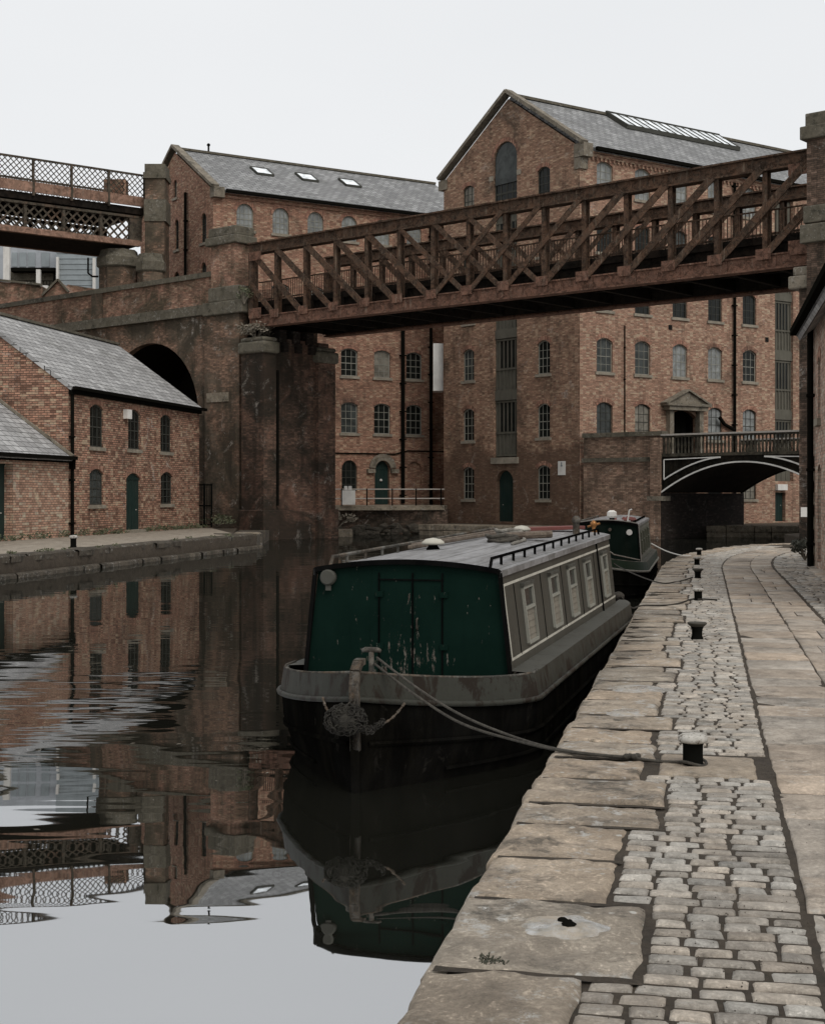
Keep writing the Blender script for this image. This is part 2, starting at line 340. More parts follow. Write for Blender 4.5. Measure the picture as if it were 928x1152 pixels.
def window(fc, root, u, z0, w, z1, rise, cols=3, rows=4, fm='frame', gm='glass', sill=True, lintel=True, depth=.1, name='window', lm='brick_arch', fw=.06, bw=.028, sillm='sill'):
    """frame with glazing bars (part) > pane, sill, brick_arch (sub-parts)"""
    mb = MB(); pts = arch_pts(u, z0, w, z1, rise, 8); inn = arch_pts(u, z0+fw, w-2*fw, z1-fw, max(rise-.01, 0), 8)
    k = len(pts); vs = [fc.p(a, b, -depth) for a, b in pts]+[fc.p(a, b, -depth) for a, b in inn]+[fc.p(a, b, -depth-.05) for a, b in inn]
    mb.add(vs, [(i, (i+1) % k, k+(i+1) % k, k+i) for i in range(k)]+[(k+i, k+(i+1) % k, 2*k+(i+1) % k, 2*k+i) for i in range(k)])
    def top(x):
        if rise <= 0: return z1-fw
        R = (w*w/4+rise*rise)/(2*rise); return z1-R+math.sqrt(max(0, R*R-(x-u)**2))-fw
    for i in range(1, cols):
        x = u-w/2+w*i/cols; fc.bx(mb, x-bw/2, x+bw/2, z0+fw, top(x), -depth-.04, -depth-.008)
    for j in range(1, rows):
        z = z0+(z1-rise*.5-z0)*j/rows; t = bw*1.6 if j == rows//2 and rows > 2 else bw
        fc.bx(mb, u-w/2+fw, u+w/2-fw, z-t/2, z+t/2, -depth-.045, -depth-.012)
    o = mb.build(name, M[fm], root)
    g = MB(); g.add([fc.p(a, b, -depth-.035) for a, b in pts], [tuple(range(k))]); g.build('pane', M[random.choice(('glass', 'glass', 'glass', 'glass', 'glass', 'glass', 'glass_mid', 'glass_mid', 'glass_blind')) if gm == 'glass' else gm], o)
    if sill: sm = MB(); fc.bx(sm, u-w/2-.12, u+w/2+.12, z0-.16, z0-.002, -.2, .09); sm.build('sill', M[sillm], o)
    if lintel and rise > 0: lb = MB(); fc.ring(lb, u, w+.01, z1+.005, rise, .24, -.05, .012); lb.build('brick_arch', M[lm], o)
    return o
def slab(mb, a, b, c, d, t):
    """roof slope a,b (eave) c,d (ridge) with thickness t downwards"""
    a, b, c, d = map(Vector, (a, b, c, d)); n = (b-a).cross(d-a).normalized()
    if n.z < 0: n = -n
    q = [a, b, c, d]; mb.add(q+[p-n*t for p in q], [(0, 1, 2, 3), (7, 6, 5, 4), (0, 4, 5, 1), (1, 5, 6, 2), (2, 6, 7, 3), (3, 7, 4, 0)])
Zv = Vector((0, 0, 1))
def pipe(fc, root, u, z0, z1, r=.06, o=.1, name='drainpipe', n=8, brackets=True):
    mb = MB(); mb.tube([fc.p(u, z0, o), fc.p(u, z1, o)], r, n)
    if brackets:
        z = z0+.5
        while z < z1: fc.bx(mb, u-r*1.6, u+r*1.6, z, z+.07, 0, o+r*1.1); z += 1.8
    return mb.build(name, M['gutter'], root)

# ================================================================== BIG WAREHOUSE (gable with loading bays)
zq = QZ
gdir = Vector((-.634, .775, 0)).normalized(); ldir = Vector((.82, .572, 0)).normalized()
CB = (9.28, 79.0); WB = 11.6; LB = 34.0
EV, RV = hz(19.3), hz(23.2)
root = empty('brick_warehouse', V(*CB, zq), 'tall brown brick warehouse with coped gable and loading doors, behind the truss bridge', 'building')
FG = Face(CB, gdir[:2], (-.775, -.634)); FR = Face(CB, ldir[:2], (.634, -.775))
zA, zB, zC = hz(6.87), hz(3.23), hz(-.30)            # sills
tA, tB, tC = hz(8.79), hz(5.18), hz(1.66)
holesG = []; wins = []
cG = [WB-2.3, WB-8.75]      # window columns on the gable (from the right corner)
rowsG = [(zC, tC), (zB, tB), (zA, tA), (hz(10.35), hz(12.2)), (hz(13.6), hz(15.45)), (hz(16.9), hz(18.7))]
for u in cG:
    for (a, b) in rowsG: wins.append((u, a, 1.02, b, .22))
bu = WB-5.55
holesG = [arch_pts(*w) for w in [(u, a, w_, b, r) for (u, a, w_, b, r) in wins]]
bay = arch_pts(bu, hz(2.15), 2.0, hz(20.75), .95, 12); holesG.append(bay)
door = arch_pts(bu+.05, zq+.12, 1.45, hz(1.42), .6, 10); holesG.append(door)
wl = MB()
FG.wall(wl, [(0, zq-.6), (WB, zq-.6), (WB, EV), (WB/2, RV), (0, EV)], holesG, .3)
# other gable and back wall
FB = Face((CB[0]+ldir.x*LB, CB[1]+ldir.y*LB), gdir[:2], (.775, .634)); FB.wall(wl, [(0, zq), (WB, zq), (WB, EV), (WB/2, RV), (0, EV)], [], .2)
FK = Face((CB[0]+gdir.x*WB, CB[1]+gdir.y*WB), ldir[:2], (-.634, .775)); FK.wall(wl, [(0, zq), (LB, zq), (LB, EV), (0, EV)], [], .2)
wl.build('wall', M['brick_big'], root)
wr = MB(); holesR = []; winR = []
uR = [1.86, 4.79, 7.8, 10.75, 13.75]
for u in uR:
    for ri, (a, b) in enumerate(rowsG):
        if ri == 1 and u == 7.8: continue
        winR.append((u, a, 1.2, b, .22, ri))
for u in (20.5, 23.5, 26.5, 29.5):
    for ri, (a, b) in enumerate(rowsG): winR.append((u, a, 1.2, b, .22, ri))
for w in winR: holesR.append(arch_pts(*w[:5]))
holesR.append(arch_pts(16.9, hz(.8), 1.7, hz(18.6), .3)); holesR.append(arch_pts(8.05, hz(1.6), 2.25, hz(4.95), .45)); holesR.append(arch_pts(16.55, zq+.05, .95, hz(.1), 0))
FR.wall(wr, [(0, zq-.3), (LB, zq-.3), (LB, EV), (0, EV)], holesR, .3)
# dentil courses below the eave
for j, (z, pr) in enumerate(((EV-.12, .16), (EV-.34, .10))): FR.bx(wr, .02, LB, z-.1, z+.1, -.05, pr)
u = .2
while u < LB: FR.bx(wr, u, u+.14, EV-.62, EV-.44, -.05, .1); u += .32
wr.build('side_wall', M['brick_big_side'], root)
for (u, a, w_, b, r) in wins:
    window(FG, root, u, a, w_, b, r, 3, 4, 'frame' if b < hz(10) else 'frame_dark', 'glass')
for (u, a, w_, b, r, ri) in winR:
    window(FR, root, u, a, w_, b, r, 3, 4, 'frame_dark' if (ri+int(u)) % 3 else 'frame', 'glass_pale' if ri == 5 or (u in (10.75, 13.75) and ri == 1) or (ri == 2 and u in (7.8, 10.75)) else 'glass', fw=.05, bw=.024)
# loading bay on the gable: stacked timber doors, arched light at top
def loading_bay(fc, root, u, w, segs, arch=None):
    for (z0, z1, kind) in segs:
        mb = MB(); fc.bx(mb, u-w/2+.01, u+w/2-.01, z0, z1, -.3, -.24)
        if kind == 'door':
            zm = z0+(z1-z0)*.42
            for i in range(7): x = u-w/2+w*i/6; x = min(max(x, u-w/2+.04), u+w/2-.04); fc.bx(mb, x-.035, x+.035, z0, z1, -.24, -.18)
            for z in (z0+.04, zm, z1-.04): fc.bx(mb, u-w/2+.01, u+w/2-.01, z-.05, z+.05, -.24, -.165)
            o = mb.build('loading_door', M['wood_grey'], root)
            g = MB(); 
            for i in range(1, 5): x0 = u-w/2+w*i/6+.04; fc.bx(g, x0, x0+w/6-.08, zm+.09, z1-.1, -.238, -.225)
            g.build('pane', M['glass'], o)
        elif kind == 'beam':
            fc.bx(mb, u-w/2-.02, u+w/2+.02, z0+.05, z1, -.24, -.1); mb.build('lintel_beam', M['wood_grey'], root)
        else:
            for i in range(1, 4): x = u-w/2+w*i/4; fc.bx(mb, x-.02, x+.02, z0+.05, z1-.05, -.24, -.215)
            mb.build('timber_panel', M['wood_grey'], root)
b0 = hz(2.15)
loading_bay(FG, root, bu, 2.0, [(b0+.1, hz(5.5), 'door'), (hz(5.5), hz(6.1), 'beam'), (hz(6.1), hz(9.15), 'door'), (hz(9.15), hz(9.7), 'beam'), (hz(9.7), hz(12.7), 'door'), (hz(12.7), hz(13.2), 'beam'), (hz(13.2), hz(16.1), 'door'), (hz(16.1), hz(16.5), 'panel')])
o = window(FG, root, bu, hz(16.5), 2.0, hz(20.75), .95, 4, 3, 'frame_dark', 'glass', False, True, .12, 'arched_window', fw=.09, bw=.07)
tp = MB(); tp.add([FG.p(a, b, -.1) for a, b in arch_pts(bu, hz(19.0), 1.9, hz(20.7), .9, 10)], [tuple(range(13))]); FG.bx(tp, bu-.95, bu+.95, hz(18.3), hz(19.0), -.13, -.07)
tp.build('board', M['glass_mid'], o)
sm = MB(); FG.bx(sm, bu-1.15, bu+1.15, b0-.35, b0+.02, -.28, .12); sm.build('loading_sill', M['sill'], root)
ks = MB()
for z in (hz(18.6),): FG.bx(ks, bu-1.35, bu-1.02, z, z+.3, -.05, .05); FG.bx(ks, bu+1.02, bu+1.35, z, z+.3, -.05, .05)
ks.split('impost_stone', M['sill'], root)
def door_plain(fc, root, u, z0, w, z1, rise, m='wood_green', depth=.24, name='door'):
    mb = MB(); pts = arch_pts(u, z0, w, z1, rise, 10); fc.plate(mb, pts, -depth-.05, -depth)
    for i in range(1, 4): x = u-w/2+w*i/4; fc.bx(mb, x-.012, x+.012, z0+.05, z1-rise-.02, -depth, -depth+.012)
    fc.bx(mb, u-w/2, u+w/2, z1-rise-.06, z1-rise+.04, -depth, -depth+.03)
    o = mb.build(name, M[m], root)
    h = MB(); h.lathe(fc.p(u+w*.3, z0+1.0, -depth+.0)+Vector((0, 0, -.03)), [(.0, 0), (.035, .01), (.035, .05), (0, .06)], 8); h.build('handle', M['rail_pale'], o); return o
door_plain(FG, root, bu+.05, zq+.12, 1.45, hz(1.42), .6, depth=.28)
loading_bay(FR, root, 16.9, 1.7, [(hz(.8), hz(1.6), 'panel'), (hz(1.6), hz(4.6), 'door'), (hz(4.6), hz(5.2), 'beam'), (hz(5.2), hz(8.3), 'door'), (hz(8.3), hz(8.9), 'beam'), (hz(8.9), hz(12), 'door'), (hz(12), hz(12.5), 'beam'), (hz(12.5), hz(15.5), 'door'), (hz(15.5), hz(18.6), 'panel')])
door_plain(FR, root, 16.55, zq+.05, .95, hz(.1), 0)
# pedimented porch
pr = MB()
for s_ in (-1, 1): FR.bx(pr, 8.05+s_*1.22-.16, 8.05+s_*1.22+.16, hz(1.5), hz(4.9), -.05, .32)
FR.bx(pr, 8.05-1.6, 8.05+1.6, hz(4.9), hz(5.15), -.05, .5)
FR.plate(pr, [(8.05-1.75, hz(5.3)), (8.05+1.75, hz(5.3)), (8.05, hz(6.0))], -.05, .38)
for s_ in (-1, 1):
    a = FR.p(8.05+s_*1.85, hz(5.28), .28); b = FR.p(8.05, hz(6.1), .28); pr.bar(a, b, .5, .1)
FR.bx(pr, 8.05-1.8, 8.05+1.8, hz(5.15), hz(5.3), -.05, .6)
po = pr.build('porch', M['dstone2'], root)
dv = MB(); FR.bx(dv, 7.05, 9.05, hz(1.6), hz(5.0), -.75, -.7); FR.bx(dv, 7.05, 7.1, hz(1.6), hz(5), -.7, -.3); FR.bx(dv, 9.0, 9.05, hz(1.6), hz(5), -.7, -.3)
for x in (7.5, 8.05, 8.6): FR.bx(dv, x-.03, x+.03, hz(1.6), hz(4.6), -.7, -.66)
dv.build('porch_door', M['iron_black'], root)
pipe(FR, root, 12.3, zq, EV-.5, .09, .14); pipe(FR, root, 3.35, hz(2.4), hz(9.6), .035, .05)
bp = MB(); bp.tube([FR.p(12.2, hz(3.9), .15), FR.p(11.4, hz(4.2), .15), FR.p(11.0, hz(4.6), .12)], .11, 8); bp.build('branch_pipe', M['gutter'], root)
vg = MB()
for (u, z) in ((7.0, 9.6), (15.3, 9.4)): FR.bx(vg, u-.14, u+.14, hz(z), hz(z)+.28, -.02, .03)
vg.split('air_brick', M['dark_void'], root)
# roof
rf = MB(); c = V(*CB); g = gdir; l = ldir
def P3(a, b, z): return c+l*a+g*b+Zv*z
ov = .3; sl = (RV-EV)/(WB/2)
slab(rf, P3(.25, -ov, EV-ov*sl+.22), P3(LB, -ov, EV-ov*sl+.22), P3(LB, WB/2, RV+.22), P3(.25, WB/2, RV+.22), .2)
slab(rf, P3(.25, WB+ov, EV-ov*sl+.22), P3(LB, WB+ov, EV-ov*sl+.22), P3(LB, WB/2, RV+.22), P3(.25, WB/2, RV+.22), .2)
ro = rf.build('roof', M['slate'], root)
rg = MB(); rg.bar(P3(.2, WB/2, RV+.28), P3(LB, WB/2, RV+.28), .3, .16); rg.build('ridge_tiles', M['dstone'], ro)
sk = MB(); sf = MB()
def RS(a, t, o): # point on right slope: t metres down from ridge
    n = Vector((0, 0, 1))*math.cos(math.atan(sl))-g*math.sin(math.atan(sl)); dn = (-g-Zv*sl).normalized(); return P3(a, WB/2, RV+.22)+dn*t+n*o
sk.add([RS(7.7, .1, .22), RS(17.5, .1, .22), RS(17.5, 2.0, .22), RS(7.7, 2.0, .22)], [(0, 1, 2, 3)])
sko = sf
for i in range(15): a = 7.7+9.8*i/14; sf.bar(RS(a, .05, .23), RS(a, 2.05, .23), .05, .08, (RS(a, 0, 1)-RS(a, 0, 0)))
sf.bar(RS(7.6, .05, .15), RS(17.6, .05, .15), .12, .3); sf.bar(RS(7.6, 2.05, .12), RS(17.6, 2.05, .12), .14, .26)
for a in (7.65, 17.55): sf.bar(RS(a, 0, .12), RS(a, 2.1, .12), .08, .26, (RS(a, 0, 1)-RS(a, 0, 0)))
sfo = sf.build('roof_light', M['frame_dark'], root); sk.build('pane', M['skylight'], sfo)
cp = MB()
for s_ in (0, 1):
    e = P3(.0, -.35 if s_ == 0 else WB+.35, EV-.1+.32); r_ = P3(.0, WB/2, RV+.46); cp.bar(e, r_, .55, .2, Vector((0, 0, 1)))
cpo = cp.build('gable_coping', M['dstone2'], root)
kn = MB(); kn.box(P3(-.1, -.4, EV-.55), l*.7, g*.75, Zv*.75); kn.box(P3(-.06, -.12, EV-1.2), l*.55, g*.5, Zv*.63); kn.box(P3(-.1, WB-.35, EV-.5), l*1.0, g*.75, Zv*.6); kn.split('kneeler_stone', M['dstone2'], root)
gt = MB(); gt.bar(P3(.9, -.38, EV-.02), P3(LB, -.38, EV-.02), .2, .2); gt.build('gutter', M['gutter'], root)
# white sign on the gable
sg = MB(); FG.bx(sg, 1.08, 1.66, hz(1.08), hz(1.86), .02, .05)
# find the px: right end of the gable
so = sg.build('wall_sign', M['white_paint'], None); tag(so, 'white upright notice sign with small grey symbol fixed to the warehouse gable wall', 'sign')
sy = MB(); FG.bx(sy, 1.33, 1.41, hz(1.62), hz(1.8), .052, .056); FG.bx(sy, 1.3, 1.44, hz(1.56), hz(1.64), .052, .057)
sy.build('symbol', flat_mat('sign_grey', (.2, .22, .24)), so)
sh = MB(); FR.bx(sh, 16.1, 17.0, hz(.25), hz(.62), .0, .2); tag(sh.build('wall_lamp', M['white_paint']), 'small white boxy lamp over the doorway seen under the iron arch bridge', 'lamp')

# ================================================================== MIDDLE WAREHOUSE (left of it)
CM = (-11.87, 84.8); lm = Vector((.85, .527, 0)).normalized(); gm = Vector((-.527, .85, 0)).normalized(); WM = 11.86; LM = 19.5
EM, RM = hz(18.15), hz(21.6)
root = empty('brick_mill', V(*CM, zq), 'long brick mill with three small skylights in its slate roof, left of the big gable', 'building')
FM_ = Face(CM, lm[:2], (.527, -.85)); FN = Face(CM, gm[:2], (-.85, -.527))
wl = MB(); holes = []; ws = []
um = [2.09+2.4*i for i in range(6)]
rowsM = [(hz(3.85), hz(5.8)), (hz(7.45), hz(9.2)), (hz(11.0), hz(12.9))]
for i, u in enumerate(um):
    for (a, b) in rowsM: ws.append((u, a, 1.2, b, .2, 'n'))
    ws.append((u, hz(15.95), 1.12, hz(17.55), .5, 't'))
for u in (um[0], um[1], um[2], um[3]): ws.append((u, hz(.2), 1.1, hz(2.15), .5, 'g'))
for w in ws: holes.append(arch_pts(*w[:5]))
holes.append(arch_pts(um[4], hz(-.66), 1.1, hz(2.15), .5, 10)); holes.append(arch_pts(um[5]+.02, hz(.2), 1.1, hz(2.1), .5, 10))
FM_.wall(wl, [(0, zq-.5), (15.5, zq-.5), (15.5, EM), (0, EM)], holes, .25)
# recessed link between the two buildings
FL = Face((CM[0]-FM_.n.x*.9, CM[1]-FM_.n.y*.9), lm[:2], (.527, -.85)); FL.wall(wl, [(15.5, zq-.5), (19.5, zq-.5), (19.5, EM), (15.5, EM)], [], .1)
wl.quad(FM_.p(15.5, zq-.5), FL.p(15.5, zq-.5), FL.p(15.5, EM), FM_.p(15.5, EM))
gh = [arch_pts(3.05, hz(15.3), .62, hz(17.3), .2), arch_pts(5.6, hz(15.4), .62, hz(17.3), .25), arch_pts(1.4, hz(15.2), .8, hz(17.0), .3), arch_pts(1.4, hz(12.6), .8, hz(14.0), .3), arch_pts(5.6, hz(12.2), .8, hz(14.0), .3), arch_pts(8.8, hz(15.3), .8, hz(17), .3)]
gh[0] = arch_pts(5.85, hz(18.7), .5, hz(19.85), .25); gh = [gh[0], gh[1], gh[2], gh[3], gh[4], gh[5]]
FN.wall(wl, [(0, zq-.5), (WM, zq-.5), (WM, EM), (WM/2, RM), (0, EM)], gh, .25)
FK = Face((CM[0]+gm.x*WM, CM[1]+gm.y*WM), lm[:2], (-.527, .85)); FK.wall(wl, [(0, zq), (LM, zq), (LM, EM), (0, EM)], [], .1)
FK = Face((CM[0]+lm.x*LM, CM[1]+lm.y*LM), gm[:2], (.85, .527)); FK.wall(wl, [(0, zq), (WM, zq), (WM, EM), (WM/2, RM), (0, EM)], [], .1)
for z, p_ in ((EM-.1, .14), (EM-.3, .08)): FM_.bx(wl, 0.02, 15.48, z-.09, z+.09, -.05, p_)
wl.build('wall', M['brick_mid'], root)
for (u, a, w_, b, r, k) in ws:
    window(FM_, root, u, a, w_, b, r, 4 if k == 't' else 3, 4 if k != 'g' else 4, 'frame' if k == 't' else 'frame_dark' if k == 'g' else 'frame', 'glass_pale' if k == 't' else 'glass', k != 'g')
specs = [(5.85, hz(18.7), .5, hz(19.85), .25), (5.6, hz(15.4), .62, hz(17.3), .25), (1.4, hz(15.2), .8, hz(17.0), .3), (1.4, hz(12.6), .8, hz(14.0), .3), (5.6, hz(12.2), .8, hz(14.0), .3), (8.8, hz(15.3), .8, hz(17), .3)]
for sp in specs: window(FN, root, *sp, 2, 3, 'frame_dark', 'glass')
door_plain(FM_, root, um[4], hz(-.66), 1.1, hz(2.15), .5, depth=.2)
dn = MB(); dn.lathe(FM_.p(um[4], hz(.9), -.17), [(0, -.09), (.09, -.05), (.09, .05), (0, .09)], 8); dn.build('door_plaque', M['white_paint'], root)
rg = MB(); FM_.ring(rg, um[4], 1.12, hz(2.16), .5, .42, -.02, .14, 12); FM_.bx(rg, um[4]-1.15, um[4]-.6, hz(1.35), hz(1.62), -.02, .2); FM_.bx(rg, um[4]+.6, um[4]+1.15, hz(1.35), hz(1.62), -.02, .2)
rg.build('door_surround', M['dstone2'], root)
bl = MB(); bl.add([FM_.p(a, b, -.12) for a, b in arch_pts(um[5]+.02, hz(.2), 1.1, hz(2.1), .5, 10)], [tuple(range(13))]); bl.build('blind_arch', M['brick_mid'], root)
pipe(FM_, root, 13.15, hz(-.6), EM-.3, .12, .16); pipe(FM_, root, 15.3, zq, EM-.3, .1, .14)
sp = MB(); sp.tube([FM_.p(4, hz(2.58), .06), FM_.p(12.6, hz(2.58), .06), FM_.p(13.6, hz(2.8), .06), FM_.p(17.5, hz(2.78), .06)], .045, 6); sp.build('wall_pipe', M['gutter'], root)
pipe(FN, root, 3.95, hz(11), hz(18.7), .09, .12)
rf = MB(); c = V(*CM); g, l = gm, lm; sl = (RM-EM)/(WM/2)
slab(rf, P3(.25, -ov, EM-ov*sl+.2), P3(LM, -ov, EM-ov*sl+.2), P3(LM, WM/2, RM+.2), P3(.25, WM/2, RM+.2), .18)
slab(rf, P3(.25, WM+ov, EM-ov*sl+.2), P3(LM, WM+ov, EM-ov*sl+.2), P3(LM, WM/2, RM+.2), P3(.25, WM/2, RM+.2), .18)
ro = rf.build('roof', M['slate'], root)
rg = MB(); rg.bar(P3(.2, WM/2, RM+.26), P3(LM, WM/2, RM+.26), .28, .14); rg.build('ridge_tiles', M['dstone'], ro)
WBs = WB; 
def RS2(a, t, o):
    n = Zv*math.cos(math.atan(sl))-g*math.sin(math.atan(sl)); dn_ = (-g-Zv*sl).normalized(); return P3(a, WM/2, RM+.2)+dn_*t+n*o
for a in (4.4, 7.6, 10.8, 19.0):
    if a > 18: continue
    s1 = MB(); s1.add([RS2(a, 2.0, .1), RS2(a+1.15, 2.0, .1), RS2(a+1.15, 3.2, .1), RS2(a, 3.2, .1)], [(0, 1, 2, 3)])
    f1 = MB()
    for q in ((a, 2.0, a+1.15, 2.0), (a, 3.2, a+1.15, 3.2), (a, 2.0, a, 3.2), (a+1.15, 2.0, a+1.15, 3.2)): f1.bar(RS2(q[0], q[1], .06), RS2(q[2], q[3], .06), .09, .16)
    s1.build('pane', M['skylight'], f1.build('skylight', M['frame_dark'], root))
cp = MB()
for s_ in (0, 1): cp.bar(P3(0, -.3 if s_ == 0 else WM+.3, EM-.05+.25), P3(0, WM/2, RM+.4), .5, .18)
cp.build('gable_coping', M['dstone2'], root)
kn = MB(); kn.box(P3(-.1, -.35, EM-.45), l*.7, g*.6, Zv*.62); kn.build('kneeler_stone', M['dstone2'], root)
gt = MB(); gt.bar(P3(.7, -.36, EM-.02), P3(LM, -.36, EM-.02), .18, .18); gt.build('gutter', M['gutter'], root)
fl = MB(); fl.tube([P3(2.3, WM/2, RM), P3(2.3, WM/2, RM+.75)], .06, 8); fl.lathe(P3(2.3, WM/2, RM+.7), [(.1, 0), (.12, .08), (.05, .16)], 8); fl.build('flue', M['gutter'], root)
# white sheet cladding in the gap
wc = MB(); pA = W(487.4, 556, 88.6); pB = W(498.6, 556, 88.6)
n_ = 7
for i in range(n_):
    a = pA.lerp(pB, i/n_); b = pA.lerp(pB, (i+.86)/n_); wc.box(V(a.x, 88.6, hz(6.45)), V(b.x-a.x, 0, 0), V(0, 1.6, 0), Zv*2.95)
tag(wc.build('sheet_cladding', M['white_paint']), 'tall narrow box of white corrugated sheet closing the gap between the two warehouses', 'cladding')
# ================================================================== COTTAGE + ANNEX (left bank)
U = Vector((.201, .9796, 0)).normalized(); Nl = Vector((-.9796, .201, 0)).normalized()     # canal direction; to the left of it
CC = V(-14.3, 59.2); WC = 9.14; LC = 15.6; EC, RC = hz(4.42), hz(7.72)
root = empty('canal_cottage', V(CC.x, CC.y, zq), 'two storey red brick canalside house with grey slate roof and three columns of openings', 'building')
FC = Face(CC[:2], U[:2], (-Nl)[:2]); FCg = Face(CC[:2], Nl[:2], (-U)[:2])
wl = MB()
def uc(px): # distance along the cottage front for a picture column
    m = (px-CX)/F; return (CC.y*m-CC.x)/(U.x-U.y*m)
def zc(px, py): u = uc(px); return hz((HY-py)/F*(CC.y+U.y*u))
wsC = []
for (pl, pr, pt, pb) in ((101.6, 116.6, 454.8, 503), (144.6, 158, 461, 505.5), (181, 193.2, 466.5, 508.5), (101.2, 116.6, 527.5, 568), (181.4, 194.2, 531, 567)):
    u = (uc(pl)+uc(pr))/2; w_ = uc(pr)-uc(pl); pc = (pl+pr)/2; wsC.append((u, zc(pc, pb), w_, zc(pc, pt), .22))
holes = [arch_pts(*w) for w in wsC]
ud = (uc(142.5)+uc(158))/2; wd = uc(158)-uc(142.5); zt = zc(150, 532.2); holes.append(arch_pts(ud, zq+.02, wd, zt, .25))
FC.wall(wl, [(0, zq-.4), (LC, zq-.4), (LC, EC), (0, EC)], holes, .26)
FCg.wall(wl, [(0, zq-.4), (WC, zq-.4), (WC, EC), (WC/2, RC), (0, EC)], [], .2)
f2 = Face((CC+U*LC)[:2], Nl[:2], U[:2]); f2.wall(wl, [(0, zq-.4), (WC, zq-.4), (WC, EC), (WC/2, RC), (0, EC)], [], .2)
f2 = Face((CC+Nl*WC)[:2], U[:2], Nl[:2]); f2.wall(wl, [(0, zq-.4), (LC, zq-.4), (LC, EC), (0, EC)], [], .2)
wl.build('wall', M['brick_cottage'], root)
for w in wsC: window(FC, root, *w, 3, 4, 'frame_dark', 'glass', depth=.07)
door_plain(FC, root, ud, zq+.02, wd, zt, .25, depth=.08)
lb = MB(); FC.ring(lb, ud, wd, zt+.004, .25, .24, -.05, .012); lb.build('brick_arch', M['brick_arch'], root)
st = MB(); FC.bx(st, ud-wd/2-.15, ud+wd/2+.15, zq-.1, zq+.1, -.1, .3); st.build('doorstep', M['sill'], root)
rf = MB(); c = CC; l, g = U, Nl; sl = (RC-EC)/(WC/2); oc = .22
slab(rf, P3(-.08, -oc, EC-oc*sl+.2), P3(LC+.1, -oc, EC-oc*sl+.2), P3(LC+.1, WC/2, RC+.2), P3(-.08, WC/2, RC+.2), .16)
slab(rf, P3(-.08, WC+oc, EC-oc*sl+.2), P3(LC+.1, WC+oc, EC-oc*sl+.2), P3(LC+.1, WC/2, RC+.2), P3(-.08, WC/2, RC+.2), .16)
ro = rf.build('roof', M['slate_cottage'], root)
rg = MB(); rg.bar(P3(-.1, WC/2, RC+.25), P3(LC+.1, WC/2, RC+.25), .26, .12); rg.build('ridge_tiles', M['dstone'], ro)
gt = MB(); gt.bar(P3(-.1, -.32, EC+.0), P3(LC+.15, -.32, EC+.0), .16, .14); gt.box(P3(0, -.16, EC-.22), U*LC, Nl*.14, Zv*.22); gt.build('gutter', M['gutter'], root)
pipe(FC, root, .12, zq, EC, .075, .12); 
hb = MB(); hb.box(FC.p(.02, hz(1.05), .02), U*.2, -Nl*.2, Zv*.3); hb.build('rainwater_hopper', M['gutter'], root)
al = MB(); al.box(FC.p(uc(139), zc(140, 471), 0), U*.5, -Nl*.22, Zv*.42); al.build('alarm_box', M['white_paint'], root)
# annex
LA = 14.0; EA = hz(1.5); RA = EA+3.15; DA = 4.4
ra = empty('brick_outhouse', V((CC-U*LA).x, (CC-U*LA).y, zq), 'low patched brick outhouse with slate roof built against the near end of the canal house', 'building')
FA = Face((CC-U*LA)[:2], U[:2], (-Nl)[:2]); wl = MB()
ua = LA+uc(9)+.1
hA = [arch_pts(LA+uc(4.5), zq+.02, 1.5, zc(9, 521.5), 0), arch_pts(4.5, zq+1.1, 1.2, zq+2.2, 0)]
FA.wall(wl, [(0, zq-.4), (LA-.005, zq-.4), (LA-.005, EA), (0, EA)], hA, .4)
f2 = Face((CC-U*LA)[:2], Nl[:2], (-U)[:2]); f2.wall(wl, [(0, zq-.4), (DA*2, zq-.4), (DA*2, EA), (DA, RA), (0, EA)], [], .2)
wl.build('wall', M['brick_annex'], ra)
door_plain(FA, ra, LA+uc(4.5), zq+.02, 1.5, zc(9, 521.5), 0, depth=.36)
window(FA, ra, 4.5, zq+1.1, 1.2, zq+2.2, 0, 3, 2, 'frame', 'glass')
rf = MB(); c = CC-U*LA; sl = 3.15/DA
slab(rf, P3(-.1, -.25, EA-.25*sl+.18), P3(LA-.01, -.25, EA-.25*sl+.18), P3(LA-.01, DA, RA+.18), P3(-.1, DA, RA+.18), .15)
slab(rf, P3(-.1, 2*DA+.25, EA-.25*sl+.18), P3(LA-.01, 2*DA+.25, EA-.25*sl+.18), P3(LA-.01, DA, RA+.18), P3(-.1, DA, RA+.18), .15)
rf.build('roof', M['slate_cottage'], ra)
fs = MB(); fs.bar(P3(LA-.08, -.25, EA-.25*sl+.26), P3(LA-.08, DA, RA+.26), .18, .1); fs.build('flashing', M['dstone2'], ra)
gt = MB(); gt.bar(P3(-.1, -.34, EA), P3(LA+.02, -.34, EA), .15, .14); gt.box(P3(0, -.14, EA-.2), U*(LA-.03), Nl*.12, Zv*.2); gt.build('gutter', M['gutter'], ra)
hp = MB(); hp.tube([P3(LA-.05, -.3, EA), P3(LA+.02, -.22, EA-.35), P3(LA+.1, -.14, EA-.5)], .06, 8); hp.build('drainpipe', M['gutter'], ra)

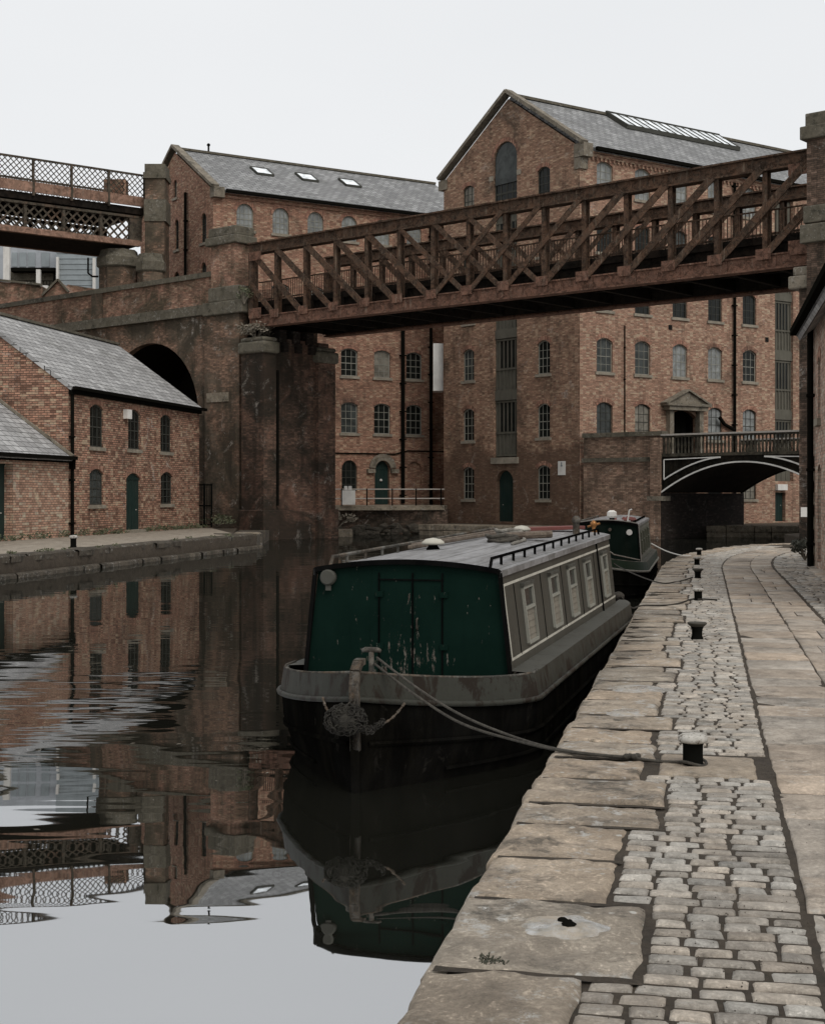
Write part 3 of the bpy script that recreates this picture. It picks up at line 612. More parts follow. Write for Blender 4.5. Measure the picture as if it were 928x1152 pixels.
# ================================================================== VIADUCT + TRUSS BRIDGE
T0 = V(-8.39, 75.0); TW = Vector((.755, -.655, 0)).normalized(); TN = Vector((.655, .755, 0)).normalized()
def T(a, n, z): return T0+TW*a+TN*n+Zv*hz(z)
root = empty('brick_viaduct', T(-12, 0, 0)-Zv*hz(0)+Zv*zq, 'sooty red brick railway viaduct with a round arch, behind the slate roofed canal house', 'viaduct')
FV = Face(T0[:2], TW[:2], (-TN)[:2])
wl = MB(); DV = 5.2
def arch_hole(a, zc_, R, n=20):
    pts = [(a-R, zq-.35), (a+R, zq-.35)]
    for i in range(n+1): t = math.pi*i/n; pts.append((a+R*math.cos(t), hz(zc_)+R*math.sin(t)))
    return pts
FV.wall(wl, [(-46, zq-.6), (-.8, zq-.6), (-.8, hz(9.9)), (-46, hz(9.9))], [arch_hole(-8.6, 4.3, 4.25), arch_hole(-20.0, 4.3, 4.25), arch_hole(-31.4, 4.3, 4.25)], .45)
wl.quad(FV.p(-46, hz(9.9)), FV.p(-.8, hz(9.9)), FV.p(-.8, hz(9.9), -DV-.4), FV.p(-46, hz(9.9), -DV-.4))
wl.quad(FV.p(-46, zq-.6, -DV-.4), FV.p(-.8, zq-.6, -DV-.4), FV.p(-.8, hz(9.9), -DV-.4), FV.p(-46, hz(9.9), -DV-.4))
wv = wl.build('wall', M['brick_viaduct'], root)
rg = MB()
for a in (-8.6, -20, -31.4):
    vs = []; n = 22
    for i in range(n+1):
        t = math.pi*i/n
        for (r, o) in ((4.25, .035), (4.75, .035), (4.75, -.05), (4.25, -.05)): vs.append(FV.p(a+r*math.cos(t), hz(4.3)+r*math.sin(t), o))
    rg.add(vs, [(4*i+j, 4*i+(j+1) % 4, 4*i+4+(j+1) % 4, 4*i+4+j) for i in range(n) for j in range(4)])
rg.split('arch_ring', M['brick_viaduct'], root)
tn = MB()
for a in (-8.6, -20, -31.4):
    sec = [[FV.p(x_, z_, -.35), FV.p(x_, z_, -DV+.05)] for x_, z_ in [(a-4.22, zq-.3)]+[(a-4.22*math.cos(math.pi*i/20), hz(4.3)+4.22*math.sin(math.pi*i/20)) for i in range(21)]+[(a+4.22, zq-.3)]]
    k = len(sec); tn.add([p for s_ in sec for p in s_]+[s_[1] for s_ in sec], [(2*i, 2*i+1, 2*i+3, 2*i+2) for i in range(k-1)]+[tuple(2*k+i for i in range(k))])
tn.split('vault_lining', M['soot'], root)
pp = MB(); FV.bx(pp, -46, -3.35, hz(10.3), hz(11.8), -.45, -.02); FV.bx(pp, -46, -3.35, hz(10.3), hz(11.8), -DV-.4, -DV)
pp.build('parapet', M['brick_parapet'], root)
cpn = MB(); FV.bx(cpn, -46, -3.2, hz(11.8), hz(12.08), -.6, .12); FV.bx(cpn, -46, -.8, hz(9.75), hz(10.08), -.3, .28); FV.bx(cpn, -46, -3.3, hz(10.08), hz(10.32), -.3, .14)
cpn.build('coping', M['dstone'], root)
pl = MB(); FV.bx(pl, -3.5, -.75, zq-.6, hz(9.7), -.3, .32); FV.bx(pl, -13.9, -12.9, hz(10.1), hz(11.8), -.5, .1)
for aa in (-14.3, -25.7): FV.bx(pl, aa-.9, aa+.9, zq-.6, hz(6), -.2, .3)
pl.split('pilaster', M['brick_viaduct'], root)
tbl = MB(); FV.bx(tbl, -3.3, -1.55, hz(4.95), hz(5.45), .3, .37); tbl.build('stone_tablet', M['bank'], root)
# parapet pillar at the bridge end
pi_ = MB(); FV.bx(pi_, -3.0, -1.1, hz(11.1), hz(13.35), -.9, .3); pi_.build('pillar', M['brick_parapet'], root)
pc = MB(); FV.bx(pc, -3.3, -.85, hz(13.35), hz(13.8), -1.1, .5); FV.bx(pc, -3.15, -.98, hz(13.8), hz(14.3), -1.0, .38); FV.bx(pc, -3.15, -.75, hz(10.3), hz(11.1), -1.1, .4); FV.bx(pc, -3.5, -.3, hz(9.6), hz(10.3), -1.4, .52)
pc.split('pillar_cap', M['dstone'], root, bevel=.06)
# abutment under the bridge
rb = empty('bridge_abutment', T(0, 3, 0)-Zv*hz(0), 'dark damp brick abutment with two square piers standing in the canal under the truss bridge', 'abutment')
ab = MB()
A = [T(-.9, .2, 0), T(1.15, -.1, 0), T(1.15, 4.5, 0), T(-.9, 4.5, 0), T(-4.1, 4.5, 0), T(-4.1, .4, 0)]
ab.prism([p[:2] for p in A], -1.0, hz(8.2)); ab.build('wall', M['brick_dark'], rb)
bf = MB(); cf = MB(); pn = MB()
def tbox(mb, a0, a1, n0, n1, z0, z1): mb.box(T(a0, n0, z0), TW*(a1-a0), TN*(n1-n0), Zv*(z1-z0))
for (a0, a1, n0, n1, zt_) in ((-.3, 1.38, -.55, .35, 7.35), (.4, 1.42, 3.45, 4.75, 7.1)):
    tbox(bf, a0, a1, n0, n1, -3.4, zt_); tbox(cf, a0-.16, a1+.16, n0-.16, n1+.16, zt_, zt_+.62); tbox(cf, a0-.06, a1+.06, n0-.06, n1+.06, zt_+.62, zt_+.85); tbox(pn, a0-.14, a1+.14, n0-.14, n1+.14, -3.4, -.82)
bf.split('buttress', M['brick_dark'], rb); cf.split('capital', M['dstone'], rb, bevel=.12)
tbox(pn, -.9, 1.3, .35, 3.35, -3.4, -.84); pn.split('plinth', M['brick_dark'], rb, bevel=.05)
bs = MB()
for n_ in (.7, 1.7, 2.7): bs.box(T(.1, n_, 8.0), TW*1.2, TN*.5, Zv*.65)
for n_ in (.9, 1.9, 2.9): bs.box(T(.4, n_, 7.5), TW*1.0, TN*.35, Zv*.5)
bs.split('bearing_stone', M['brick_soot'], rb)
dp = MB(); dp.tube([T(1.26, .55, -.6), T(1.26, .55, 6.5)], .09, 8); dp.build('drainpipe', M['gutter'], rb)

# truss bridge
LT = 31.4; ZB, ZT = 8.75, 13.2; WT = 5.7
root = empty('truss_bridge', T(0, 0, 8.75), 'rusty iron girder railway bridge with crossing diagonals spanning the canal', 'bridge')
nodes = [1.89+2.12*i for i in range(14)]
allx = [0.0]+nodes+[LT]       # index 0..15
def truss(n, name, lab=None):
    s_ = 1 if n == 0 else -1   # outward side
    ch = MB()
    # top chord: box with flanges, web
    for (z0, z1, w) in ((ZT-.07, ZT, .62), (ZT-.58, ZT-.51, .56), (ZT-.51, ZT-.07, .34)): ch.box(T(-.1, n-w/2, z0), TW*(LT+.2), TN*w, Zv*(z1-z0))
    top = ch.build('top_chord', M['truss'], root)
    ch = MB()
    for (z0, z1, w) in ((ZB, ZB+.07, .62), (ZB+.55, ZB+.61, .5), (ZB+.07, ZB+.55, .34)): ch.box(T(-.1, n-w/2, z0), TW*(LT+.2), TN*w, Zv*(z1-z0))
    # rivets / cover plates
    for i in range(1, 15): ch.box(T(allx[i]-.5, n-.2, ZB+.1), TW*1.0, TN*.4, Zv*.42)
    ch0 = ch
    for i, a in enumerate(allx):
        mb = MB(); w = .34 if i in (0, len(allx)-1) else .2
        for dn_ in (-.17, .11): mb.box(T(a-w/2, n+dn_, ZB+.6), TW*w, TN*.06, Zv*(ZT-ZB-1.17))
        mb.box(T(a-.03, n-.12, ZB+.6), TW*.06, TN*.24, Zv*(ZT-ZB-1.17))
        if i in (0, 15): mb.box(T(a-.17, n-.2, ZB+.6), TW*.34, TN*.4, Zv*(ZT-ZB-1.17))
        mb.build('upright', M['truss'], root)
    def diag(a0, z0, a1, z1, off, w=.3):
        mb = MB(); p = T(a0, n+off, z0); q = T(a1, n+off, z1); mb.bar(p, q, .05, w); 
        mb.bar(p+TN*.045, q+TN*.045, .05, w*.35); mb.build('diagonal', M['truss'], root)
    N = len(allx)
    zt_, zb_ = ZT-.5, ZB+.5
    for i in range(0, 8): diag(allx[i]+(.15 if i == 0 else .1), zt_, allx[i+2]-.1, zb_, -.23, .32 if i < 5 else .24)
    for i in range(8, 16): diag(allx[i]-.1, zt_, allx[i-2]+.1, zb_, -.28, .32 if i > 10 else .24)
    diag(allx[0]+.1, (ZT+ZB)/2, allx[1], zb_, -.23); diag(allx[15]-.1, (ZT+ZB)/2, allx[14], zb_, -.28)
    gp = ch0
    for i in (0, 15): 
        a = allx[i]-(0 if i == 0 else .9); gp.box(T(a, n-.3, ZB+.45), TW*.9, TN*.03, Zv*.55); gp.box(T(a, n-.3, ZT-.95), TW*.9, TN*.03, Zv*.45)
    for i in range(1, 15): gp.box(T(allx[i]-.32, n-.31, ZB+.4), TW*.64, TN*.03, Zv*.42)
    gp.build('bottom_chord', M['truss_red'], root)
truss(0, 'a'); truss(WT, 'b')
dk = MB(); dk.box(T(0, .3, ZB+1.12), TW*LT, TN*(WT-.6), Zv*.3)
for a in allx: dk.box(T(a-.12, .25, ZB+.15), TW*.24, TN*(WT-.5), Zv*.97)
for n_ in (.9, 2.4, 3.7, 5.2): dk.box(T(0, n_-.1, ZB+.5), TW*LT, TN*.2, Zv*.62)
for n_ in (.45, WT-.5): dk.box(T(0, n_, ZB+.1), TW*LT, TN*.05, Zv*1.3)
dk.build('deck', M['truss_dark'], root)
for n_ in (.42, WT-.42):
    rl = MB(); a = .3
    while a < LT: rl.box(T(a, n_-.015, ZB+1.42), TW*.03, TN*.03, Zv*1.0); a += .16
    for z in (1.5, 2.42): rl.box(T(0, n_-.03, ZB+z), TW*LT, TN*.06, Zv*.06)
    rl.build('railing', M['truss'], root)
# right pier
root = empty('bridge_pier', T(32.5, 1, 0)-Zv*hz(0)+Zv*zq, 'dark brick bridge pier with stone bands carrying the right end of the truss bridge', 'pier')
mb = MB(); mb.box(T(31.55, -.9, -1.9), TW*3.6, TN*2.2, Zv*15.3); mb.box(T(31.55, WT-1.2, -1.9), TW*3.6, TN*2.2, Zv*15.3); mb.box(T(31.15, -.7, -1.9), TW*3.9, TN*(WT+.9), Zv*9.7)
mb.split('shaft', M['brick_pier'], root)
mb = MB()
for n_ in (-.9, WT-1.2):
    mb.box(T(31.35, n_-.2, 13.35), TW*4.0, TN*2.6, Zv*.5); mb.box(T(31.5, n_-.05, 13.85), TW*3.7, TN*2.3, Zv*.5); mb.box(T(31.45, n_-.12, 10.2), TW*3.8, TN*2.4, Zv*.65); mb.box(T(31.35, n_-.2, 9.45), TW*3.9, TN*2.5, Zv*.7)
mb.split('stone_band', M['dstone'], root, bevel=.04)
mb = MB(); mb.box(T(30.75, -.85, 7.8), TW*1.0, TN*(WT+1.4), Zv*.5); mb.box(T(30.9, -.75, 8.3), TW*.9, TN*1.4, Zv*.35); mb.split('bearing_shelf', M['dstone2'], root, bevel=.06)
no = MB(); no.box(T(31.6, -.75, -.28), TW*.1, TN*.02, Zv*.02)
nb = MB(); q = W(900.5, 581.5, 53.2); nb.box(q, V(.30, 0, 0), V(0, .04, 0), Zv*.36); 
tag(nb.build('notice_board', M['white_paint']), 'small pale notice low on the dark bridge pier at the right edge', 'notice')

# ================================================================== LATTICE BRIDGE (upper left)
LW = Vector((-.79, -.61, 0)).normalized(); L0 = V(-16.0, 85.0); LN = Vector((-.61, .79, 0)).normalized()
def Lp(a, n, z): return L0+LW*a+LN*n+Zv*hz(z)
root = empty('lattice_bridge', Lp(0, 0, 14.8), 'grey brown iron lattice girder bridge crossing the sky at the upper left', 'bridge')
LL = 30
def lattice(mb, a0, a1, z0, z1, n, step, w, t=.03):
    H = z1-z0; k = math.ceil((a1-a0+H)/step)
    for i in range(-math.ceil(H/step), k):
        for sgn in (1, -1):
            s = a0+i*step; p0, q0 = (s, z0), (s+H, z1)
            if sgn < 0: p0, q0 = (s, z1), (s+H, z0)
            x0, zz0 = p0; x1, zz1 = q0
            lo, hi = max(x0, a0), min(x1, a1)
            if hi-lo < .05: continue
            f = lambda x: zz0+(zz1-zz0)*(x-x0)/(x1-x0)
            mb.bar(Lp(lo, n+sgn*t*.6, f(lo)), Lp(hi, n+sgn*t*.6, f(hi)), t, w)
for n_ in (0, 5.2):
    mb = MB(); lattice(mb, 0, LL, 17.75, 19.0, n_, .34, .05, .02); mb.build('parapet_lattice', M['lattice'], root)
    mb = MB(); mb.box(Lp(0, n_-.07, 18.98), LW*LL, LN*.14, Zv*.1); 
    a = 0
    while a < LL: mb.box(Lp(a-.06, n_-.07, 17.6), LW*.12, LN*.14, Zv*1.4); mb.box(Lp(a-.06, n_-.1, 16.95), LW*.12, LN*.14, Zv*.7); a += 2.32
    mb.build('handrail', M['lattice'], root)
    mb = MB(); mb.box(Lp(0, n_-.05, 17.15), LW*LL, LN*.1, Zv*.58); mb.build('edge_plate', M['lattice_red'], root)
    m_ = 1 if n_ == 0 else -1
    mb = MB(); lattice(mb, .4, LL, 15.15, 16.5, n_+.25*m_, .52, .105, .035); mb.build('girder_lattice', M['lattice'], root)
    mb = MB(); mb.box(Lp(.3, n_+.25*m_-.15, 16.45), LW*LL, LN*.3, Zv*.14); 
    a = .4
    while a < LL: mb.box(Lp(a-.09, n_+.25*m_-.1, 15.1), LW*.18, LN*.2, Zv*1.4); a += 2.32
    mb.box(Lp(.1, n_+.25*m_-.12, 15.1), LW*.8, LN*.24, Zv*1.4)
    mb.build('girder_flange', M['lattice'], root)
    mb = MB(); mb.box(Lp(.2, n_+.25*m_-.17, 14.8), LW*LL, LN*.34, Zv*.34); mb.build('bottom_flange', M['lattice_red'], root)
mb = MB(); mb.box(Lp(0, .1, 16.7), LW*LL, LN*5.0, Zv*.4); 
a = .4
while a < LL: mb.box(Lp(a, .3, 14.95), LW*.12, LN*4.6, Zv*.3); a += 2.32
mb.box(Lp(.3, .5, 14.82), LW*LL, LN*4.3, Zv*.1)
mb.build('deck', M['truss_dark'], root)
bk = MB(); q = W(117, 219.5, 84.2); bk.box(q, V(1.3, 0, 0), V(0, .8, 0), Zv*.95); tag(bk.build('brick_block', M['brick_mid']), 'small brown brick block seen behind the lattice parapet near its right end', 'masonry')
root = empty('lattice_bridge_pier', V(-15.6, 85.2, hz(10)), 'weathered stone and brick pier with square cap at the right end of the lattice bridge', 'pier')
mb = MB(); px = W(163.5, 556, 84.4)
mb.box(V(px.x, 84.4, hz(10)), V(1.15, 0, 0), V(0, 1.6, 0), Zv*9.1); 
for a_, b_, zz in ((W(106, 0, 84).x, W(152, 0, 84).x, 14.3), (W(150, 0, 83).x, W(181, 0, 83).x, 13.9)):
    mb.lathe(V((a_+b_)/2, 85.4 if zz > 14 else 84.3, 0), [((b_-a_)/2, hz(10)), ((b_-a_)/2, hz(zz-.8))], 8, math.pi/8, math.pi*2+math.pi/8)
mb.split('shaft', M['brick_viaduct'], root)
mb = MB(); mb.box(V(px.x-.1, 84.3, hz(18.75)), V(1.35, 0, 0), V(0, 1.8, 0), Zv*.35); mb.box(V(px.x-.02, 84.35, hz(19.1)), V(1.2, 0, 0), V(0, 1.7, 0), Zv*.5); mb.box(V(px.x-.05, 84.32, hz(16.2)), V(1.3, 0, 0), V(0, 1.7, 0), Zv*1.3)
for a_, b_, zz in ((W(106, 0, 84).x, W(152, 0, 84).x, 14.3), (W(150, 0, 83).x, W(181, 0, 83).x, 13.9)):
    r = (b_-a_)/2; mb.lathe(V((a_+b_)/2, 85.4 if zz > 14 else 84.3, 0), [(r*1.02, hz(zz-.8)), (r*1.12, hz(zz-.7)), (r*1.12, hz(zz-.2)), (r*.98, hz(zz)), (r*.9, hz(zz+.3))], 8, math.pi/8, math.pi*2+math.pi/8)
mb.split('capital', M['dstone'], root)
mb = MB(); q = W(99.5, 290, 83.5); mb.tube([q, q-Zv*.9, q-Zv*1.1+V(.25), q-Zv*1.1+V(.6)], .06, 6); tag(mb.build('drainpipe', M['gutter']), 'bent black drainpipe hanging below the right end of the lattice bridge', 'pipe')

# ================================================================== pale block far left, seen under the lattice bridge
root = empty('office_block', V(-48, 131, zq), 'pale grey modern block with white frames seen under the lattice bridge at the far left', 'building')
def WB_(x0, y0, x1, y1, D, dep): p = W(x0, y1, D); q = W(x1, y0, D); return p, V(q.x-p.x, 0, 0), V(0, dep, 0), Zv*(q.z-p.z)
p1 = paint_mat('pale_cladding', (.36, .38, .4), .7, streak=.15); p2 = paint_mat('grey_cladding', (.27, .3, .31), .7, streak=.15)
mb = MB(); p, a_, b_, c_ = WB_(-60, 262, 66, 345, 131, 10); mb.box(V(p.x, p.y, zq), a_, b_, Zv*(hz((556-262)/1600*131)-zq)); mb.build('wall', p1, root)
mb = MB(); p, a_, b_, c_ = WB_(64, 255, 108, 345, 128, 10); mb.box(V(p.x, p.y, zq), a_, b_, Zv*(hz((556-262)/1600*128)-zq))
for i in range(9): y = 272+i*6; mb.box(*WB_(64.5, y, 106, y+1.0, 127.95, .06))
w2 = mb.build('side_wall', p2, root)
mb = MB()
for (x0, y0, x1, y1) in ((4, 270, 11, 321), (41, 303, 45.5, 327), (63.5, 289, 66, 322), (104.5, 290, 107, 326), (41, 321, 54, 328)): mb.box(*WB_(x0, y0, x1, y1, 127.5, .4))
mb.split('column', M['white_paint'], root)
mb = MB(); mb.box(*WB_(12, 301, 62, 305, 128.5, 2)); mb.build('balcony_slab', M['gutter'], root)
mb = MB(); mb.box(*WB_(12, 303, 42, 322, 129.5, 1.45)); mb.box(*WB_(45, 305, 60, 320, 129.6, 1.3)); mb.split('balcony_recess', M['dstone'], root)
mb = MB(); 
for i in range(14): x = 13+i*3.6; mb.box(*WB_(x, 316, x+.5, 323, 128.4, .06))
mb.box(*WB_(12, 315.5, 62, 316.3, 128.4, .08)); mb.build('railing', M['gutter'], root)
for (x0, x1) in ((14, 20), (22, 30), (32, 40), (47, 56)):
    mb = MB(); mb.box(*WB_(x0, 284, x1, 300, 130.9, .05)); mb.build('window', p2, root)
# little brick gables on the skyline in front of it
for i, (x0, xa, x1, ytop, ybase, lab) in enumerate(((-14, -6, 48, 316, 350, 'low brick outbuilding roof showing above the viaduct parapet at the far left edge'), (48, 66, 78, 316, 350, 'small pointed brick gable showing above the viaduct parapet left of the round iron pier'))):
    D_ = 108; r2 = MB(); pz = zq
    a = W(x0, ybase, D_); b = W(x1, ybase, D_); t_ = W(xa, ytop, D_)
    e = W(x0, 324 if i == 0 else 334, D_).z; e2 = W(x1, 322 if i == 0 else 330, D_).z
    vs = [V(a.x, D_, pz), V(b.x, D_, pz), V(b.x, D_, e2), V(t_.x, D_, t_.z), V(a.x, D_, e)]; vs2 = [v+V(0, 6, 0) for v in vs]
    r2.add(vs+vs2, [(0, 1, 2, 3, 4), (9, 8, 7, 6, 5)]+[(k, (k+1) % 5, 5+(k+1) % 5, 5+k) for k in range(5)])
    rt = empty('brick_shed', V(a.x, D_, pz), lab, 'building'); r2.build('wall', M['brick_parapet'], rt)
    r3 = MB(); r3.bar(V(a.x, D_-.05, e+.1), V(t_.x, D_-.05, t_.z+.1), .3, .15); r3.bar(V(t_.x, D_-.05, t_.z+.1), V(b.x, D_-.05, e2+.1), .3, .15); r3.build('verge', M['dstone'], rt)
mb = MB(); a = W(78, 350, 112); b = W(108, 350, 112); mb.add([a, b, W(108, 325, 112), W(76, 320, 112)]+[q+V(0, 4, 0) for q in (a, b, W(108, 325, 112), W(76, 320, 112))], [(0, 1, 2, 3), (7, 6, 5, 4), (0, 4, 5, 1), (1, 5, 6, 2), (2, 6, 7, 3), (3, 7, 4, 0)])
tag(mb.build('brick_wall', M['brick_parapet']), 'low red brick wall showing above the viaduct parapet below the grey sided block', 'wall')

# ================================================================== IRON ARCH BRIDGE (right)
B0 = V(13.26, 75.5); BW_ = Vector((.76, -.65, 0)).normalized(); BN = Vector((.65, .76, 0)).normalized()
def Bp(a, n, z): return B0+BW_*a+BN*n+Zv*hz(z)
root = empty('iron_footbridge', Bp(4.7, 0, 0)-Zv*hz(0)+Zv*hz(2), 'black cast iron arch bridge with white lined rib and balustrade in front of the warehouse', 'bridge')
SP = 9.45
def az(a): return 1.6-.0700*(a-4.72)**2
deckz = 1.98
for n_ in (0, 8.8):
    mb = MB(); n = 24; vs = []
    for i in range(n+1):
        a = SP*i/n
        for (z, o) in ((az(a), -.12), (deckz, -.12), (deckz, .12), (az(a), .12)): vs.append(Bp(a, n_+o, z))
    mb.add(vs, [(4*i+j, 4*i+(j+1) % 4, 4*i+4+(j+1) % 4, 4*i+4+j) for i in range(n) for j in range(4)])
    mb.build('arch_rib', M['iron_arch'], root)
def strip(pts, w, name, n_=-.16):
    mb = MB()
    for p, q in zip(pts, pts[1:]): mb.bar(Bp(p[0], n_, p[1]), Bp(q[0], n_, q[1]), .05, w)
    return mb.build(name, M['white_paint'], root)
strip([(SP*i/24, az(SP*i/24)+.06) for i in range(25)], .075, 'white_line')
def tri(sgn):
    f = (lambda a: a) if sgn > 0 else (lambda a: SP-a)
    pts = [(f(.18), az(.18)+.62+.0), (f(.18), 1.83), (f(3.5), 1.92)]
    curve = [(f(.18+(3.5-.18)*i/10), (az(.18)+.62)+(1.9-(az(.18)+.62))*(1-(1-i/10)**1.7)) for i in range(11)]
    strip(pts, .05, 'white_line', -.17); strip(curve, .07, 'white_line', -.18)
tri(1); tri(-1)
mb = MB(); mb.box(Bp(-.1, 0, 1.66), BW_*(SP+.2), BN*8.8, Zv*.34)
for i in range(24):
    p0, p1 = SP*i/24, SP*(i+1)/24; mb.add([Bp(p0, .1, az(p0)+.04), Bp(p1, .1, az(p1)+.04), Bp(p1, 8.7, az(p1)+.04), Bp(p0, 8.7, az(p0)+.04)], [(0, 1, 2, 3)])
mb.build('deck', M['truss_dark'], root)
for n_ in (0, 8.8):
    mb = MB(); mb.box(Bp(-.05, n_-.14, 1.99), BW_*(SP+.1), BN*.28, Zv*.16); mb.box(Bp(-.05, n_-.08, 3.0), BW_*(SP+.1), BN*.16, Zv*.1); 
    a = .1
    while a < SP: mb.tube([Bp(a, n_, 2.15), Bp(a, n_, 2.35), Bp(a, n_, 2.6), Bp(a, n_, 2.8), Bp(a, n_, 3.0)], [.06, .045, .07, .04, .055], 6, False); a += .21
    mb.build('balustrade', M['baluster'], root)
    mb = MB(); mb.box(Bp(-.05, n_-.13, 3.1), BW_*(SP+.1), BN*.26, Zv*.09); mb.build('handrail', M['rail_pale'], root)
    if n_ == 0:
        mb = MB(); a = .25
# abutments with parapet wall
ra = empty('bridge_wing_wall', V(11, 77, 0), 'curving brick and stone wing wall leading onto the iron arch bridge from the warehouse corner', 'wall')
wA = V(9.45, 78.75); wB = B0
FWn = Face(wA[:2], (wB-wA)[:2], (-.65, -.76)); wlen = (wB-wA).length
mb = MB(); FWn.bx(mb, 0, wlen+.0, -.8, hz(1.75), -3.6, 0); mb.build('wall', M['brick_wing'], ra)
mb = MB(); FWn.bx(mb, 0, wlen, hz(1.98), hz(3.12), -.4, -.04); mb.build('parapet', M['brick_wing'], ra)
mb = MB(); FWn.bx(mb, -.02, wlen+.03, hz(1.75), hz(1.98), -.45, .14); FWn.bx(mb, -.02, wlen+.03, hz(3.12), hz(3.36), -.5, .1); mb.build('coping', M['dstone'], ra)
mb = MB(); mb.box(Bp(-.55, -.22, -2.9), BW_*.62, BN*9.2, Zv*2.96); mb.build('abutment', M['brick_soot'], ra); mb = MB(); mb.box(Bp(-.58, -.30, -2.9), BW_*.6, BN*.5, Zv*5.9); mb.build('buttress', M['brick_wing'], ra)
mb = MB(); mb.box(Bp(-.75, -.35, -.35), BW_*.9, BN*.9, Zv*.25); mb.build('springing_stone', M['dstone2'], ra)
rr_ = empty('bridge_abutment', V(21, 69, 0), 'dark brick abutment at the far end of the iron arch bridge, behind the right pier', 'abutment')
mb = MB(); mb.box(Bp(SP, -.3, -2.9), BW_*6, BN*9.4, Zv*4.85); mb.build('wall', M['brick_pier'], rr_)
mb = MB(); mb.box(Bp(SP, -.3, 1.96), BW_*6, BN*.4, Zv*1.2); mb.build('parapet', M['brick_pier'], rr_)
# ================================================================== RIGHT EDGE BUILDING
def wallx(Y): return 2.66+.2052*Y
E0 = V(wallx(34.8), 34.8)
root = empty('towpath_cottage', V(E0.x, E0.y, zq), 'pinkish brick building at the right edge of the picture with black gutter and drainpipe', 'building')
FE = Face(E0[:2], (-U)[:2], (-.98, .2)); LE = 14.0; EE = hz(4.0)
wl = MB(); sp = [(1.75, hz(1.75), .8, hz(3.2), .15), (1.75, hz(-1.6), 1.0, hz(.7), .15), (5, hz(1.75), .8, hz(3.2), .15), (5, hz(-.8), .9, hz(.7), .15), (8.5, hz(1.75), .8, hz(3.2), .15), (8.5, hz(-.8), .9, hz(.7), .15)]
FE.wall(wl, [(0, zq-.3), (LE, zq-.3), (LE, EE), (0, EE)], [arch_pts(*s) for s in sp], .2)
f2 = Face(E0[:2], (.98, -.2), U[:2]); f2.wall(wl, [(0, zq-.3), (8, zq-.3), (8, EE), (4, EE+2.7), (0, EE)], [], .2)
Ee = E0-U*LE; f2 = Face(Ee[:2], (.98, -.2), (-U)[:2]); f2.wall(wl, [(0, zq-.3), (8, zq-.3), (8, EE), (4, EE+2.7), (0, EE)], [], .2)
wl.build('wall', M['brick_right'], root)
for i, s in enumerate(sp): 
    if i == 1: door_plain(FE, root, *s, 'wood_green', .15)
    else: window(FE, root, *s, 3, 4, 'frame', 'glass')
rf = MB(); c = E0-U*LE; l, g = U, -Nl; sl = 2.7/4
slab(rf, P3(-.1, -.4, EE-.4*sl+.2), P3(LE+.25, -.4, EE-.4*sl+.2), P3(LE+.25, 4, EE+2.7+.2), P3(-.1, 4, EE+2.9), .16)
slab(rf, P3(-.1, 8.4, EE-.4*sl+.2), P3(LE+.25, 8.4, EE-.4*sl+.2), P3(LE+.25, 4, EE+2.7+.2), P3(-.1, 4, EE+2.9), .16)
rf.build('roof', M['slate_cottage'], root)
gt = MB(); gt.bar(P3(-.1, -.46, EE+.0), P3(LE+.3, -.46, EE+.0), .16, .16); gt.build('gutter', M['gutter'], root)
pipe(FE, root, .35, zq, EE, .08, .1)
qn = MB(); 
for i in range(9): qn.box(FE.p(-.02, zq+i*.3, -.3), -U*(.3+.15*(i % 2)), V(-.98, .2)*.33, Zv*.27)
qn.build('quoin', M['bank'], root)
ps = MB(); q = V(10.75, 38.4); ps.tube([V(q.x, q.y, zq-.1), V(q.x, q.y, zq+.9)], .08, 8); po = empty('marker_post', V(q.x, q.y, zq), 'slim post, white above and stone below, in front of the dark pier at the right', 'post')
ps.build('stone_base', M['bank'], po); ps = MB(); ps.tube([V(q.x, q.y, zq+.9), V(q.x, q.y, hz(.65))], .045, 8); ps.build('white_pole', M['white_paint'], po)
# ================================================================== QUAYS, PATHS, WATER
def edge(s):
    """near quay edge: distance s along it (0 at Y=0) -> point and direction"""
    return EDGE(s)
_pts = [(-3.05, -10), (-1.0, 0), (1.05, 10), (3.1, 20), (5.15, 30), (6.12, 34.7), (7.0, 38.2), (7.85, 41.0), (9.0, 44.0), (10.9, 47.8), (12.2, 49.6), (13.8, 50.9), (16.0, 52.0), (20, 53)]
_ext = []
for i in range(len(_pts)-1):
    p0, p1, p2, p3 = [Vector((*_pts[min(max(k, 0), len(_pts)-1)], 0)) for k in (i-1, i, i+1, i+2)]
    for j in range(12):
        t = j/12; _ext.append(.5*((2*p1)+(p2-p0)*t+(2*p0-5*p1+4*p2-p3)*t*t+(3*p1-p0-3*p2+p3)*t**3))
_ext.append(Vector((20, 53, 0)))
_len = [0]
for a, b in zip(_ext, _ext[1:]): _len.append(_len[-1]+(b-a).length)
_off = next(l+( -e.y) for l, e in zip(_len, _ext) if e.y >= -.0001)
import bisect
def EDGE(s, t=0.0):
    s += _off; i = min(max(bisect.bisect(_len, s)-1, 0), len(_ext)-2); f = (s-_len[i])/(_len[i+1]-_len[i])
    p = _ext[i].lerp(_ext[i+1], f)
    d0 = (_ext[min(i+1, len(_ext)-1)]-_ext[max(i-1, 0)]).normalized(); d1 = (_ext[min(i+2, len(_ext)-1)]-_ext[i]).normalized(); d = d0.lerp(d1, f).normalized()
    return p+Vector((d.y, -d.x, 0))*t
